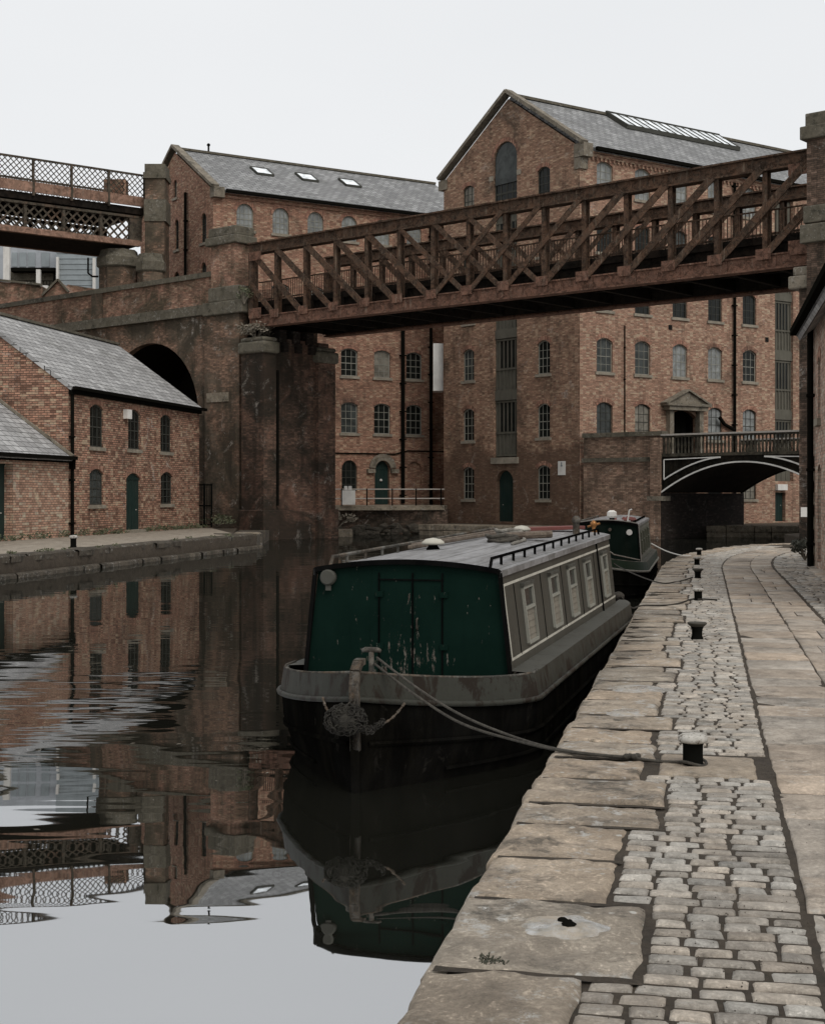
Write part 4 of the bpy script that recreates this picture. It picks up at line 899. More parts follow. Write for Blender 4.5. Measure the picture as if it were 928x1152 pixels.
# ground far and wide, and land slabs
g = MB(); g.quad(V(-1500, -600, -1.2), V(1500, -600, -1.2), V(1500, 2500, -1.2), V(-1500, 2500, -1.2)); tag(g.build('ground', M['dirt']), kind='structure')
mb = MB(); edgepoly = [EDGE(s, .06) for s in [-10+.8*i for i in range(80)]]
edgepoly = [p for p in edgepoly if p.x < 15.0]
poly = [(p.x, p.y) for p in edgepoly]+[(15.2, 54), (16.2, 62), (20.5, 69), (27, 76), (120, 60), (120, -10)]
mb.prism(poly, -1.1, QZ-.008); tag(mb.build('quay_ground', M['dirt']), kind='structure')
# quay wall courses below the coping
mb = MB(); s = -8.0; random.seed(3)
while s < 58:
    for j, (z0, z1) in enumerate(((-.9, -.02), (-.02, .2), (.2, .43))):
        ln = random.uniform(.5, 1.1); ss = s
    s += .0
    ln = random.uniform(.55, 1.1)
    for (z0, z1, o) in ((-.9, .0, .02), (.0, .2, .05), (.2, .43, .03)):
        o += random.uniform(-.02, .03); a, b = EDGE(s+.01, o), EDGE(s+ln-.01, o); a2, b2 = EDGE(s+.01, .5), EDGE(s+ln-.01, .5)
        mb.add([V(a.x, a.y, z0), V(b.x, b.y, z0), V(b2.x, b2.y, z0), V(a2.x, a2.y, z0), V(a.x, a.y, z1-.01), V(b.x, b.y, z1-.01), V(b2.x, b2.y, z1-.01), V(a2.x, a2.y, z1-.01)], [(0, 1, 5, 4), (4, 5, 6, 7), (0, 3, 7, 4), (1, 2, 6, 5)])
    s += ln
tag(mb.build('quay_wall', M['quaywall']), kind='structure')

def stone(mb, s0, s1, t0, t1, z, n, m, r=.02, amp=.006, depth=.07, tint=.5, side=None, jit=0.0, dome=0.0, wob=0.0):
    """one worn stone between (s0,s1) along the quay and (t0,t1) across it"""
    vs = []; seed = random.uniform(0, 100)
    j = [random.uniform(-jit, jit) for _ in range(8)]
    tilt = (random.uniform(-1, 1)*amp*.8, random.uniform(-1, 1)*amp*.8)
    for i in range(n+1):
        for k in range(m+1):
            # edge loops squeezed towards the border
            def sq(x, q):
                e = .12
                return x
            fu, fv = i/n, k/m
            ru = r/max(s1-s0, .01); rv = r/max(t1-t0, .01)
            uu = 0 if i == 0 else 1 if i == n else ru+(1-2*ru)*(i-1)/max(n-2, 1)
            vv = 0 if k == 0 else 1 if k == m else rv+(1-2*rv)*(k-1)/max(m-2, 1)
            ss = s0+(s1-s0)*uu+(j[0]*(1-uu)*(1-vv)+j[1]*uu*(1-vv)+j[2]*uu*vv+j[3]*(1-uu)*vv)
            tt = t0+(t1-t0)*vv+(j[4]*(1-uu)*(1-vv)+j[5]*uu*(1-vv)+j[6]*uu*vv+j[7]*(1-uu)*vv)
            if wob:
                ss += noise.noise(Vector((tt*4+seed, ss*1.3, 1)))*wob*(1 if i in (0, 1, n-1, n) else .3); tt += noise.noise(Vector((ss*4, seed, tt*2)))*wob*(1 if k in (0, 1, m-1, m) else .3)
            p = EDGE(ss, tt)
            bu = min(uu, 1-uu)*(s1-s0); bv = min(vv, 1-vv)*(t1-t0)
            h = 0
            ring = i in (0, n) or k in (0, m)
            if ring: h -= r*.75
            q = Vector((p.x*7, p.y*7, seed)); h += noise.noise(q)*amp+noise.noise(q*3.1)*amp*.45
            h += tilt[0]*(uu-.5)*2+tilt[1]*(vv-.5)*2
            if dome: h += dome*(1-(2*uu-1)**2)*(1-(2*vv-1)**2)-dome*.5
            if side is not None and k <= 2:      # worn arris on the water side
                w_ = (noise.noise(Vector((p.x*2.3, p.y*2.3, 5)))+.4)*.03; h -= max(0, w_)*(3-k)/2+(.02 if k == 0 else 0)
            vs.append(V(p.x, p.y, z+h))
    b = len(vs); M1 = m+1
    fs = [(i*M1+k, (i+1)*M1+k, (i+1)*M1+k+1, i*M1+k+1) for i in range(n) for k in range(m)]
    # skirt
    ringi = [i*M1 for i in range(n+1)]+[n*M1+k for k in range(1, m+1)]+[i*M1+m for i in range(n-1, -1, -1)]+[k for k in range(m-1, 0, -1)]
    for a in ringi:
        q = vs[a]; dz = depth if not (side is not None and a % M1 == 0) else side; vs.append(V(q.x, q.y, z-dz))
    K = len(ringi)
    fs += [(ringi[x], b+x, b+(x+1) % K, ringi[(x+1) % K]) for x in range(K)]
    mb.add(vs, fs, tint)
def rt(lo=.75, hi=1.15, warm=.05):
    v = random.uniform(lo, hi); w_ = random.uniform(-warm, warm); return (v*(1+w_), v, v*(1-w_))
random.seed(11)
# coping stones; the joints near the camera follow the photograph
cj = [(-6+.9*k, -5.1+.9*k) for k in range(11)]+[(3.9, 4.5), (4.5, 5.32), (5.32, 6.25), (6.25, 6.97), (6.97, 7.67), (7.67, 8.2), (8.2, 8.9), (8.9, 9.62), (9.62, 10.2)]
wid = {(3.9, 4.5): .60, (4.5, 5.32): .54, (5.32, 6.25): .745, (6.25, 6.97): .57, (6.97, 7.67): .58, (7.67, 8.2): .745, (8.2, 8.9): .75, (8.9, 9.62): .60, (9.62, 10.2): .64}
s = 10.2
while s < 55: ln = random.uniform(.42, .85); cj.append((s, s+ln)); s += ln
mb = MB(); CW = []
for (a, b) in cj:
    w_ = wid.get((a, b), random.choice((.52, .62, .74, .58, .7))); CW.append((a, b, w_)); near = a < 13
    nn = max(4, int((b-a)/(.035 if near else .12))); mm = max(4, int(w_/(.035 if near else .14)))
    stone(mb, a+.014, b-.014, -.035, w_, QZ+.012+random.uniform(-.005, .006), nn, mm, r=.026 if near else .024, amp=.012, depth=.09, tint=rt(.8, 1.12), side=.22, jit=.010, wob=.026 if near else .01)
tag(mb.build('kerb_stones', M['coping'], tint=True, smooth=True), kind='structure')
mb = MB(); random.seed(61)
for (a, b, w_) in CW:
    if a < 2 or a > 40: continue
    n = max(4, int(w_/.04)); z = QZ+.0045; vs = []
    for i in range(n+1):
        t = .01+(w_+.02-.01)*i/n; j = .006*noise.noise(Vector((t*9, a, 2))); k = .022+.012*noise.noise(Vector((t*7, a, 5)))+.010*abs(noise.noise(Vector((t*17, a, 8))))
        p, q = EDGE(a-k+j, t), EDGE(a+k+j, t); vs += [V(p.x, p.y, z-.001), V(q.x, q.y, z)]
    mb.add(vs, [(2*i, 2*i+1, 2*i+3, 2*i+2) for i in range(n)])
tag(mb.build('joint_dirt', M['dirt']), kind='structure')
def copw(s):
    for a, b, w_ in CW:
        if a <= s < b: return w_
    return .7
# setts between coping and flags
mb = MB(); s = 3.2; slabp = (9.14, 9.82, .70, 1.30)
while s < 50:
    h_ = random.uniform(.105, .122) if s < 30 else random.uniform(.115, .145)
    w0 = max(copw(s+.02), copw(s+h_-.02))+.03; t = w0-random.uniform(0, .02); end = 1.385
    far = s > 16
    while t < end-.05:
        w_ = random.uniform(.13, .215); 
        if end-(t+w_) < .09: w_ = end-t
        if not (slabp[0]-h_*.7 < s < slabp[1] and t+w_ > slabp[2]-.03 and t < slabp[3]+.1):
            gs = random.uniform(.013, .019)*(h_/.12); stone(mb, s+gs, s+h_-gs*.9, t+random.uniform(.005, .012), t+w_-random.uniform(.005, .014), QZ+.003+random.uniform(-.003, .003), 6 if not far else 3, 9 if not far else 3, r=.011, amp=.003, depth=.06, tint=rt(.66, 1.15, .045), jit=.0045, dome=.004, wob=.008 if not far else 0)
        t += w_
    s += h_
stone(mb, slabp[0], slabp[1], slabp[2], slabp[3], QZ+.009, 14, 14, r=.02, amp=.01, tint=(.75, .68, .6))
tag(mb.build('cobbles', M['sett'], tint=True, smooth=True), kind='structure')
# two columns of flags, then rough setts by the buildings
mb = MB()
for (t0, t1, lo, hi) in ((1.405, 2.05, .42, .85), (2.065, 2.56, .5, 1.0)):
    s = 2.0
    while s < 48:
        ln = random.uniform(lo, hi); near = s < 12
        if random.random() < .22 and s > 6: 
            sp_ = random.uniform(.35, .65); tm = t0+(t1-t0)*sp_
            for (x0, x1) in ((t0, tm-.006), (tm+.006, t1)): stone(mb, s+.006, s+ln-.006, x0, x1, QZ+.002+random.uniform(-.004, .006), 10 if near else 4, 8 if near else 4, r=.012, amp=.007, tint=rt(.78, 1.12), jit=.008)
        else: stone(mb, s+.006, s+ln-.006, t0, t1, QZ+.002+random.uniform(-.004, .006), 16 if near else 5, 14 if near else 5, r=.012, amp=.008, tint=rt(.78, 1.12), jit=.008, wob=.012)
        s += ln
tag(mb.build('pavement', M['flag'], tint=True, smooth=True), kind='structure')
mb = MB(); s = 12.5
while s < 50:
    h_ = random.uniform(.11, .15)*(1 if s < 34 else 1.35); t = 2.60+random.uniform(0, .02); end = 3.62 if s < 35.2 else min(9.0, 3.6+(s-35.2)*2.5)
    while t < end:
        w_ = random.uniform(.14, .26)*(1 if s < 34 else 1.4)
        stone(mb, s+.008, s+h_-.01, t+.008, t+w_-.012, QZ+.004+random.uniform(-.008, .008), 3, 3, r=.016, amp=.01, depth=.05, tint=rt(.55, .98, .06), jit=.014, dome=.012)
        t += w_
    s += h_
tag(mb.build('rough_cobbles', M['sett'], tint=True, smooth=True), kind='structure')
mb = MB()
for s in [x*.62+20 for x in range(24)]:
    p, q = EDGE(s, 3.3), EDGE(s+.58, 3.3)
    if s < 34: stone(mb, s, s+.6, 3.32, 3.62, QZ+.02, 5, 4, r=.02, amp=.02, depth=.1, tint=rt(.8, 1.1))
tag(mb.build('kerb', M['flag'], tint=True, smooth=True), kind='structure')
# puddle-like mortar patches with iron stubs let into the coping
random.seed(5)
def patch(s, t, rs, rt_, name='mortar_patch', hole=True):
    mb = MB(); n = 40; z = QZ+.020; c_ = EDGE(s, t); vs = [V(c_.x, c_.y, z+.004)]; 
    for f in (.5, 1.0):
        for i in range(n):
            a = 2*math.pi*i/n; r = 1+.3*noise.noise(Vector((math.cos(a)*1.5+s, math.sin(a)*1.5, s)))+.06*noise.noise(Vector((math.cos(a)*5+s, math.sin(a)*5, s))); p = EDGE(s+rs*f*r*math.cos(a), t+rt_*f*r*math.sin(a)); vs.append(V(p.x, p.y, z+.003-(.02 if f == 1 else 0)))
    fs = [(0, 1+i, 1+(i+1) % n) for i in range(n)]+[(1+i, 1+n+i, 1+n+(i+1) % n, 1+(i+1) % n) for i in range(n)]
    mb.add(vs, fs); o = tag(mb.build(name, M['mortar'], smooth=True), kind='structure')
    return o
m_, nt_, b_ = mat('wet_mortar'); P_ = geo_pos(nt_); f_ = noise_fac(nt_, P_, 14, 7, .7, .4, .62, .5)
L(nt_, mixc(nt_, noise_fac(nt_, P_, 5, 8, .8, .42, .6), mixc(nt_, f_, (.38, .38, .37), (.18, .165, .14)), (.33, .28, .215)), b_.inputs['Base Color']); f2_ = noise_fac(nt_, P_, 7, 3, .6, .45, .6)
r_ = nt_.nodes.new('ShaderNodeMapRange'); r_.inputs[3].default_value = .18; r_.inputs[4].default_value = .7; L(nt_, f2_, r_.inputs[0]); L(nt_, r_.outputs[0], b_.inputs['Roughness'])
bump(nt_, b_, f_, .4, .004); M['mortar'] = m_
def st(px, py):
    D = (CH-QZ)*F/(py-HY); x = (px-CX)/F*D
    # invert on the straight stretch
    d = Vector((.201, .9796, 0)); q = V(x+1.0, D); return q.dot(d), q.dot(Vector((d.y, -d.x, 0)))
for (px, py, rs, r2) in ((630, 1044, .19, .20), (716, 776, .36, .24), (705, 803, .26, .17)): patch(*st(px, py), rs, r2)
s_, t_ = st(640, 1047)
mb = MB()
for (ds, dt, r) in ((.0, .0, .028), (.05, -.03, .02), (.03, -.0, .012)):
    p = EDGE(s_+ds, t_+dt); mb.lathe(V(p.x, p.y, QZ-.01), [(r, 0), (r*1.1, .038), (r*.7, .045)], 7)
tag(mb.build('iron_stub', M['iron_black']), 'broken black iron stubs set in the wet grey patch of the nearest kerb stones', 'iron fixing')

M['quaylip'] = stone_mat('left_quay_wall', (.12, .098, .072), (.045, .037, .027), moss=.9, spots=.5, bd=.03)
# left quay, forecourt, ledges
def lx(Y): return -19.66+.2052*Y
random.seed(21)
mb = MB(); mb.prism([(lx(-20), -20), (lx(62.5), 62.5), (lx(62.5)-1.2, 63.5), (-9.2, 74.6), (-60, 112), (-160, 112), (-160, -20)], -1.1, QZ-.06); tag(mb.build('quay_ground', M['dirt']), kind='structure')
mb = MB(); Y = 14.0
while Y < 62.5:
    ln = random.uniform(.9, 1.7); Y1 = min(Y+ln, 62.6); w_ = random.uniform(.7, 1.0)
    for (z0, z1, o, oo) in ((QZ-.20, QZ, 0, .0), (.0, .38, -.12, .3), (-.8, .14, .22, .0)):
        o += random.uniform(-.05, .05)
        if z0 == 0: pass
        a, b = V(lx(Y)+o, Y+.02), V(lx(Y1)+o, Y1-.02); n = 6
        vs = []
        for i in range(n+1):
            p = a.lerp(b, i/n); k = noise.noise(Vector((p.x*2, p.y*2, z0*3)))*.11+noise.noise(Vector((p.x*7, p.y*7, z0*3)))*.05
            vs += [V(p.x+k, p.y, z0), V(p.x+k+.02, p.y, z1-.04+k*.3), V(p.x+k-.05, p.y, z1), V(p.x-w_, p.y+.2*w_, z1-.005)]
        mb.add(vs, [(4*i+j, 4*i+4+j, 4*i+5+j, 4*i+1+j) for i in range(n) for j in range(3)], rt(.7, 1.1)[0])
    Y = Y1
mb.box(V(lx(62.5)-1.6, 63.0, -.9), V(1.5, 0, 0), V(-.5, 10.8, 0), Zv*(QZ+.78))
random.seed(41)
Y = 62.9
while Y < 73.5:
    ln = random.uniform(.7, 1.5); x = lx(62.5)-.1-(Y-62.9)*.045+random.uniform(-.12, .12)
    mb.box(V(x-1.0, Y, -.9), V(1.0, 0, 0), V(-.04*ln, ln-.04, 0), Zv*(QZ+.9-random.uniform(.04, .16)), .8); Y += ln
# end face of the quay at the bridge
mb.box(V(lx(62.5)-1.6, 62.4, -.9), V(1.6, 0, 0), V(-.4, .9, 0), Zv*(QZ+.9))
tag(mb.build('quay_edge', M['quaylip']), kind='structure')
mb = MB(); Y = 20
f_ = lambda Y: lx(Y)-.85
mb.quad(V(-60, 14, QZ-.03), V(f_(14)+.2, 14, QZ-.03), V(f_(62)+.2, 62, QZ-.03), V(-40, 62, QZ-.03))
mb.quad(V(-40, 62.003, QZ-.032), V(f_(62)+.2, 62.003, QZ-.032), V(-10.4, 74.0, QZ-.032), V(-40, 95, QZ-.032))
M['leftpath'] = stone_mat('left_path', (.34, .295, .235), (.24, .2, .155), moss=.5, spots=.3)
tag(mb.build('path', M['leftpath']), kind='structure')
# forecourt before the mill, warehouse ledge, far bank
FZ = hz(-.68)
fa, fb = W(368, 568, 84.6), W(500, 569, 86.6)
mb = MB(); mb.prism([(fa.x-6, fa.y-1.5), (fa.x, fa.y), (fb.x, fb.y), (2.2, 88.2), (-.5, 93), (-22, 84)], FZ-.28, FZ); 
tag(mb.build('pavement', M['bank']), kind='structure')
mb = MB(); n = 40; vs = []
for i in range(n+1):
    for j in range(8):
        f = i/n; p = V(fa.x-6+(fb.x+.2-fa.x+6)*f, fa.y+.05+(fb.y-fa.y)*f); z = -1+(FZ-.2+1)*j/7; k = noise.noise(Vector((p.x*.9, z*1.4, 3)))*.2+noise.noise(Vector((p.x*2.7, z*3, 8)))*.12
        vs.append(V(p.x, p.y-(7-j)*.05-k, z))
mb.add(vs, [(i*8+j, (i+1)*8+j, (i+1)*8+j+1, i*8+j+1) for i in range(n) for j in range(7)])
rubs = MB(); random.seed(77)
for i in range(330):
    f = random.random(); z = random.uniform(-.1, 1.55); c_ = V(fa.x-3+(fb.x+.2-fa.x+3)*f, fa.y+(fb.y-fa.y)*f-.15-(1.6-z)*.45+random.uniform(-.1, .2), z); r_ = random.uniform(.14, .42)
    n1, n2 = 7, 4; vs = []; sd = random.uniform(0, 50)
    for j in range(n2+1):
        for k in range(n1):
            th = math.pi*j/n2; ph = 2*math.pi*k/n1; dd = V(math.sin(th)*math.cos(ph), math.sin(th)*math.sin(ph), math.cos(th)*.62); q = .75+.5*noise.noise(dd*1.3+V(sd, 0, 0)); vs.append(c_+V(dd.x*1.35, dd.y, dd.z)*r_*q)
    if z < .5: rubs.add(vs, [(j*n1+k, j*n1+(k+1) % n1, (j+1)*n1+(k+1) % n1, (j+1)*n1+k) for j in range(n2) for k in range(n1)])
tag(mb.build('bank', M['brick_pier']), kind='structure')
RUB = rubs
root = empty('forecourt_railing', V((fa.x+fb.x)/2, (fa.y+fb.y)/2, FZ), 'pale two rail metal railing on dark posts along the forecourt of the mill', 'railing')
mb = MB(); mb2 = MB()
for z in (.42, .98): mb.tube([fa+V(0, .15, 0)+Zv*(FZ-fa.z+z), fb+V(0, .15, 0)+Zv*(FZ-fb.z+z)], .035, 6)
mb.build('rail', M['rail_pale'], root)
for px_ in (384, 412, 440.5, 467.5, 496):
    f = (px_-368)/132; p = fa.lerp(fb, f); q = MB(); q.box(V(p.x-.04, p.y+.1, FZ), V(.08, 0, 0), V(0, .08, 0), Zv*1.02); q.build('post', M['iron_black'], root)
mb = MB(); q = W(385, 566.5, 84.7); mb.box(V(q.x, q.y, FZ+.06), V(.78, 0, 0), V(0, .04, 0), Zv*.85); mb.box(V(q.x+.02, q.y-.004, FZ+.46), V(.74, 0, 0), V(0, .003, 0), Zv*.02)
bo = tag(mb.build('notice_board', M['white_paint']), 'square white board fixed to the forecourt railing below the arched window', 'notice')
for i, px_ in enumerate((387.3, 392)):
    mb = MB(); q = W(px_, 551, 84.72); mb.box(V(q.x, q.y, FZ+.93), V(.2, 0, 0), V(0, .05, 0), Zv*.24); tag(mb.build('paper_notice', M['white_paint']), ('left' if i == 0 else 'right')+' one of two small white papers above the square board on the forecourt railing', 'notice')
# ledge of quay in front of the gable and far bank on to the right
mb = MB(); random.seed(8)
def ledge(pts, z1, name, w_=3.0):
    mb = MB(); n = 0
    for (a, b) in zip(pts, pts[1:]):
        a, b = Vector((*a, 0)), Vector((*b, 0)); Lg = (b-a).length; d = (b-a)/Lg; nn_ = Vector((-d.y, d.x, 0)); s = 0
        while s < Lg-.05:
            ln = min(random.uniform(.8, 1.6), Lg-s)
            for (z0, z2, o) in ((-.9, z1*.45, .0), (z1*.45, z1, random.uniform(-.05, .08))):
                mb.box(a+d*(s+.01)-nn_*o+Zv*z0, d*(ln-.02), nn_*(w_+o), Zv*(z2-z0-.01), .5)
            s += ln
    return tag(mb.build(name, M['bank'], bevel=.05), kind='structure')
gc = FG.p(0, 0)
ledge([(W(471, 0, 83).x, 83.5), (W(560, 0, 78).x, 79.5), (9.0, 76.6)], .62, 'quay_edge', 2.2)
ledge([(13.2, 79.5), (22, 78), (45, 84)], .64, 'quay_edge', 3.0)
mb = MB(); mb.prism([(2.0, 86.5), (5, 81), (9.3, 77.5), (9.5, 79.2), (14, 80), (22, 79.5), (60, 90), (90, 140), (-90, 240), (-90, 90), (-14, 84.5), (0, 89)], -1.1, .6); tag(mb.build('land', M['dirt']), kind='structure')
# stepping stones by the bridge pier
mb = MB()
for (a_, b_, z, y) in ((371, 396, .42, 79.5), (262, 292, .6, 66)):
    p = W(a_, 0, y); q = W(b_, 0, y); mb.box(V(p.x, y, -.8), V(q.x-p.x, 0, 0), V(0, 1.2, 0), Zv*(z+.8))
tag(mb.build('bank_stones', M['bank'], bevel=.12), kind='structure')

# water
m, nt, b = mat('canal_water'); P = geo_pos(nt)
out = nt.nodes['Material Output']; nt.nodes.remove(b)
df = nt.nodes.new('ShaderNodeBsdfDiffuse'); df.inputs['Color'].default_value = (.012, .012, .009, 1)
gl = nt.nodes.new('ShaderNodeBsdfGlossy'); gl.inputs['Roughness'].default_value = .012; gl.inputs['Color'].default_value = (.96, .97, .985, 1)
fr = nt.nodes.new('ShaderNodeFresnel'); fr.inputs['IOR'].default_value = 2.0
mx = nt.nodes.new('ShaderNodeMixShader'); L(nt, mul(nt, mul(nt, fr.outputs[0], .0), .56, 'ADD'), mx.inputs[0]); L(nt, df.outputs[0], mx.inputs[1]); L(nt, gl.outputs[0], mx.inputs[2]); L(nt, mx.outputs[0], out.inputs['Surface'])
def wv(vec, sc, rot, detail, scale=1.0):
    mp = nt.nodes.new('ShaderNodeMapping'); mp.inputs['Scale'].default_value = sc; mp.inputs['Rotation'].default_value = (0, 0, rot); L(nt, vec, mp.inputs['Vector'])
    n = nt.nodes.new('ShaderNodeTexNoise'); n.inputs['Scale'].default_value = scale; n.inputs['Detail'].default_value = detail; n.inputs['Roughness'].default_value = .5; n.inputs['Distortion'].default_value = .3
    L(nt, mp.outputs[0], n.inputs['Vector']); return n.outputs['Fac']
w1 = wv(P, (.35, 1.15, 1), .25, 2); w2 = wv(P, (1.2, 4.2, 1), -.2, 2); w3 = wv(P, (.09, .3, 1), .1, 1)
mk = noise_fac(nt, mapped(nt, P, (.12, .3, 1)), 1, 3, .5, .48, .62)
sp_ = nt.nodes.new('ShaderNodeSeparateXYZ'); L(nt, P, sp_.inputs[0])
# a passing wake: the band of ripples between the moored boat and the left bank
def band(val, c0, w_):
    d = mul(nt, mul(nt, val, c0, 'SUBTRACT'), 1/w_); d2 = mul(nt, d, d); r = nt.nodes.new('ShaderNodeMapRange'); r.inputs[1].default_value = 1; r.inputs[2].default_value = 0; r.interpolation_type = 'SMOOTHSTEP'; L(nt, d2, r.inputs[0]); return r.outputs[0]
wk = band(sp_.outputs[1], 16.3, 4.6)
wkx = band(mul(nt, sp_.outputs[0], mul(nt, sp_.outputs[1], -.05), 'ADD'), -4.9, 1.9)
wake = mul(nt, wk, wkx)
h = mul(nt, mul(nt, w1, .012), mul(nt, w3, .03), 'ADD')
h = mul(nt, h, mul(nt, mul(nt, w2, .0010), mul(nt, mk, 1.0), 'MULTIPLY'), 'ADD')
w4 = wv(P, (.45, 1.5, 1), .5, 3)
h = mul(nt, h, mul(nt, mul(nt, w4, WAKE if 'WAKE' in globals() else .04), wake), 'ADD')
bn = nt.nodes.new('ShaderNodeBump'); bn.inputs['Strength'].default_value = 1; bn.inputs['Distance'].default_value = .35; L(nt, h, bn.inputs['Height'])
for n_ in (gl, df): L(nt, bn.outputs[0], n_.inputs['Normal'])
L(nt, bn.outputs[0], fr.inputs['Normal'])
M['water'] = m
mb = MB(); mb.quad(V(-130, -60, 0), V(130, -60, 0), V(130, 160, 0), V(-130, 160, 0)); tag(mb.build('water', M['water']), kind='structure')

# ================================================================== BOLLARDS
M['rub'] = stone_mat('rubble', (.05, .043, .033), (.085, .072, .054), moss=.8, bd=.04)
def make_bollard(kind, label):
    r = empty('mooring_bollard', V(0, 0, QZ), label, 'bollard', 'mooring bollards along the canal edge')
    b = MB(); cpb = MB()
    if kind == 'drum':
        b.lathe(V(0, 0, QZ), [(.085, -.03), (.072, .0), (.064, .03), (.064, .13), (.072, .15)], 20); cpb.lathe(V(0, 0, QZ), [(.074, .148), (.092, .155), (.096, .17), (.092, .188), (.07, .2), (.0, .206)], 20)
    else:
        b.lathe(V(0, 0, QZ), [(.09, -.03), (.075, .0), (.062, .04), (.062, .1), (.08, .15)], 20); cpb.lathe(V(0, 0, QZ), [(.082, .148), (.115, .18), (.118, .19), (.105, .2), (.0, .205)], 20)
    b.build('post', M['iron_black'], r, smooth=True); cpb.build('cap', M['cap_pale'] if kind == 'drum' else M['cap_dark'], r, smooth=True)
    return r
M['cap_pale'] = paint_mat('worn_pale_cap', (.42, .4, .36), .7, wear=(.1, .08, .06), wthr=(.52, .6), sc=6, streak=.5)
M['cap_dark'] = paint_mat('worn_dark_cap', (.06, .055, .045), .6, wear=(.3, .28, .25), wthr=(.6, .68), sc=3)
labs = ['nearest mooring bollard, white capped, with the thick bow rope round its foot', 'second mooring bollard, dark flared mushroom shape on the cobbles', 'third mooring bollard from the camera, beside the stern of the green boat', 'fourth mooring bollard along the kerb, between the two moored boats', 'fifth mooring bollard along the kerb, near the bend of the path', 'farthest mooring bollard at the bend of the path']
bd = make_bollard('drum', labs[0]); mu = make_bollard('mush', labs[1])
pos = [(779, 861.0), (783.7, 718.5), (785, 675.3), (784.5, 650.5), (783.6, 635.6), (786, 624.5)]
bpos = []
for i, (px_, py_) in enumerate(pos):
    D = (CH-QZ)*F/(py_-HY); p = V((px_-CX)/F*D, D, QZ); bpos.append(p)
    o = bd if i == 0 else mu if i == 1 else copy_tree(bd if i != 3 else mu); o['label'] = labs[i]; o.location = p
for ch in mu.children: pass
o = copy_tree(bd); o['label'] = 'lone white topped bollard on the far left quay before the canal house'; o.location = V((83-CX)/F*47, 47, QZ); o.scale = (1.5, 1.5, 1.9)
tag(RUB.build('rubble', M['rub']), kind='stuff')
# ================================================================== BOATS
def mirror_strip(sections, close=False):
    """sections: list of lists of points (same length) -> verts, faces"""
    m = len(sections[0]); vs = [p for s_ in sections for p in s_]
    fs = [(i*m+j, (i+1)*m+j, (i+1)*m+j+1, i*m+j+1) for i in range(len(sections)-1) for j in range(m-1)]
    return vs, fs
m, nt, b = mat('peeling_green'); P = coords(nt)['Object']
base = mixc(nt, noise_fac(nt, P, 2.2, 6, .6, .35, .7), (.003, .0115, .0082), (.005, .0165, .012))
f1 = noise_fac(nt, mapped(nt, P, (16, 16, 1.6)), 1, 5, .6, .55, .8); base = mixc(nt, mul(nt, f1, .35), base, (.0012, .005, .0038))
# flaking: patches low down near the door joint, and small chips elsewhere
sx = nt.nodes.new('ShaderNodeSeparateXYZ'); L(nt, P, sx.inputs[0])
dx = mul(nt, mul(nt, sx.outputs[0], -.03, 'SUBTRACT'), 1/.42); dx = mul(nt, dx, dx); dz = mul(nt, mul(nt, sx.outputs[2], .84, 'SUBTRACT'), 1/.33); dz = mul(nt, dz, dz)
rr = nt.nodes.new('ShaderNodeMapRange'); rr.inputs[1].default_value = 1.3; rr.inputs[2].default_value = 0; L(nt, mul(nt, dx, dz, 'ADD'), rr.inputs[0])
dx2 = mul(nt, mul(nt, sx.outputs[0], .05, 'SUBTRACT'), 1/.07); dx2 = mul(nt, dx2, dx2); dz2 = mul(nt, mul(nt, sx.outputs[2], 1.1, 'SUBTRACT'), 1/.5); dz2 = mul(nt, dz2, dz2)
r3 = nt.nodes.new('ShaderNodeMapRange'); r3.inputs[1].default_value = 1.2; r3.inputs[2].default_value = 0; r3.inputs[4].default_value = .8; L(nt, mul(nt, dx2, dz2, 'ADD'), r3.inputs[0])
mxm = mul(nt, rr.outputs[0], r3.outputs[0], 'MAXIMUM')
nn = nt.nodes.new('ShaderNodeTexNoise'); nn.inputs['Scale'].default_value = 1; nn.inputs['Detail'].default_value = 9; nn.inputs['Roughness'].default_value = .72; L(nt, mapped(nt, P, (22, 22, 6)), nn.inputs['Vector'])
v = mul(nt, nn.outputs['Fac'], mul(nt, mxm, .105), 'ADD')
r1 = nt.nodes.new('ShaderNodeMapRange'); r1.inputs[1].default_value = .635; r1.inputs[2].default_value = .65; L(nt, v, r1.inputs[0])
r2 = nt.nodes.new('ShaderNodeMapRange'); r2.inputs[1].default_value = .675; r2.inputs[2].default_value = .69; L(nt, v, r2.inputs[0])
col = mixc(nt, r1.outputs[0], base, mixc(nt, noise_fac(nt, P, 30, 3, .5, .4, .6), (.07, .06, .05), (.17, .155, .13))); col = mixc(nt, r2.outputs[0], col, (.035, .022, .017))
L(nt, col, b.inputs['Base Color']); b.inputs['Roughness'].default_value = .6; b.inputs['Specular IOR Level'].default_value = .03; bump(nt, b, mul(nt, r1.outputs[0], mul(nt, f1, .3), 'SUBTRACT'), -.5, .004)
M['green_peel'] = m
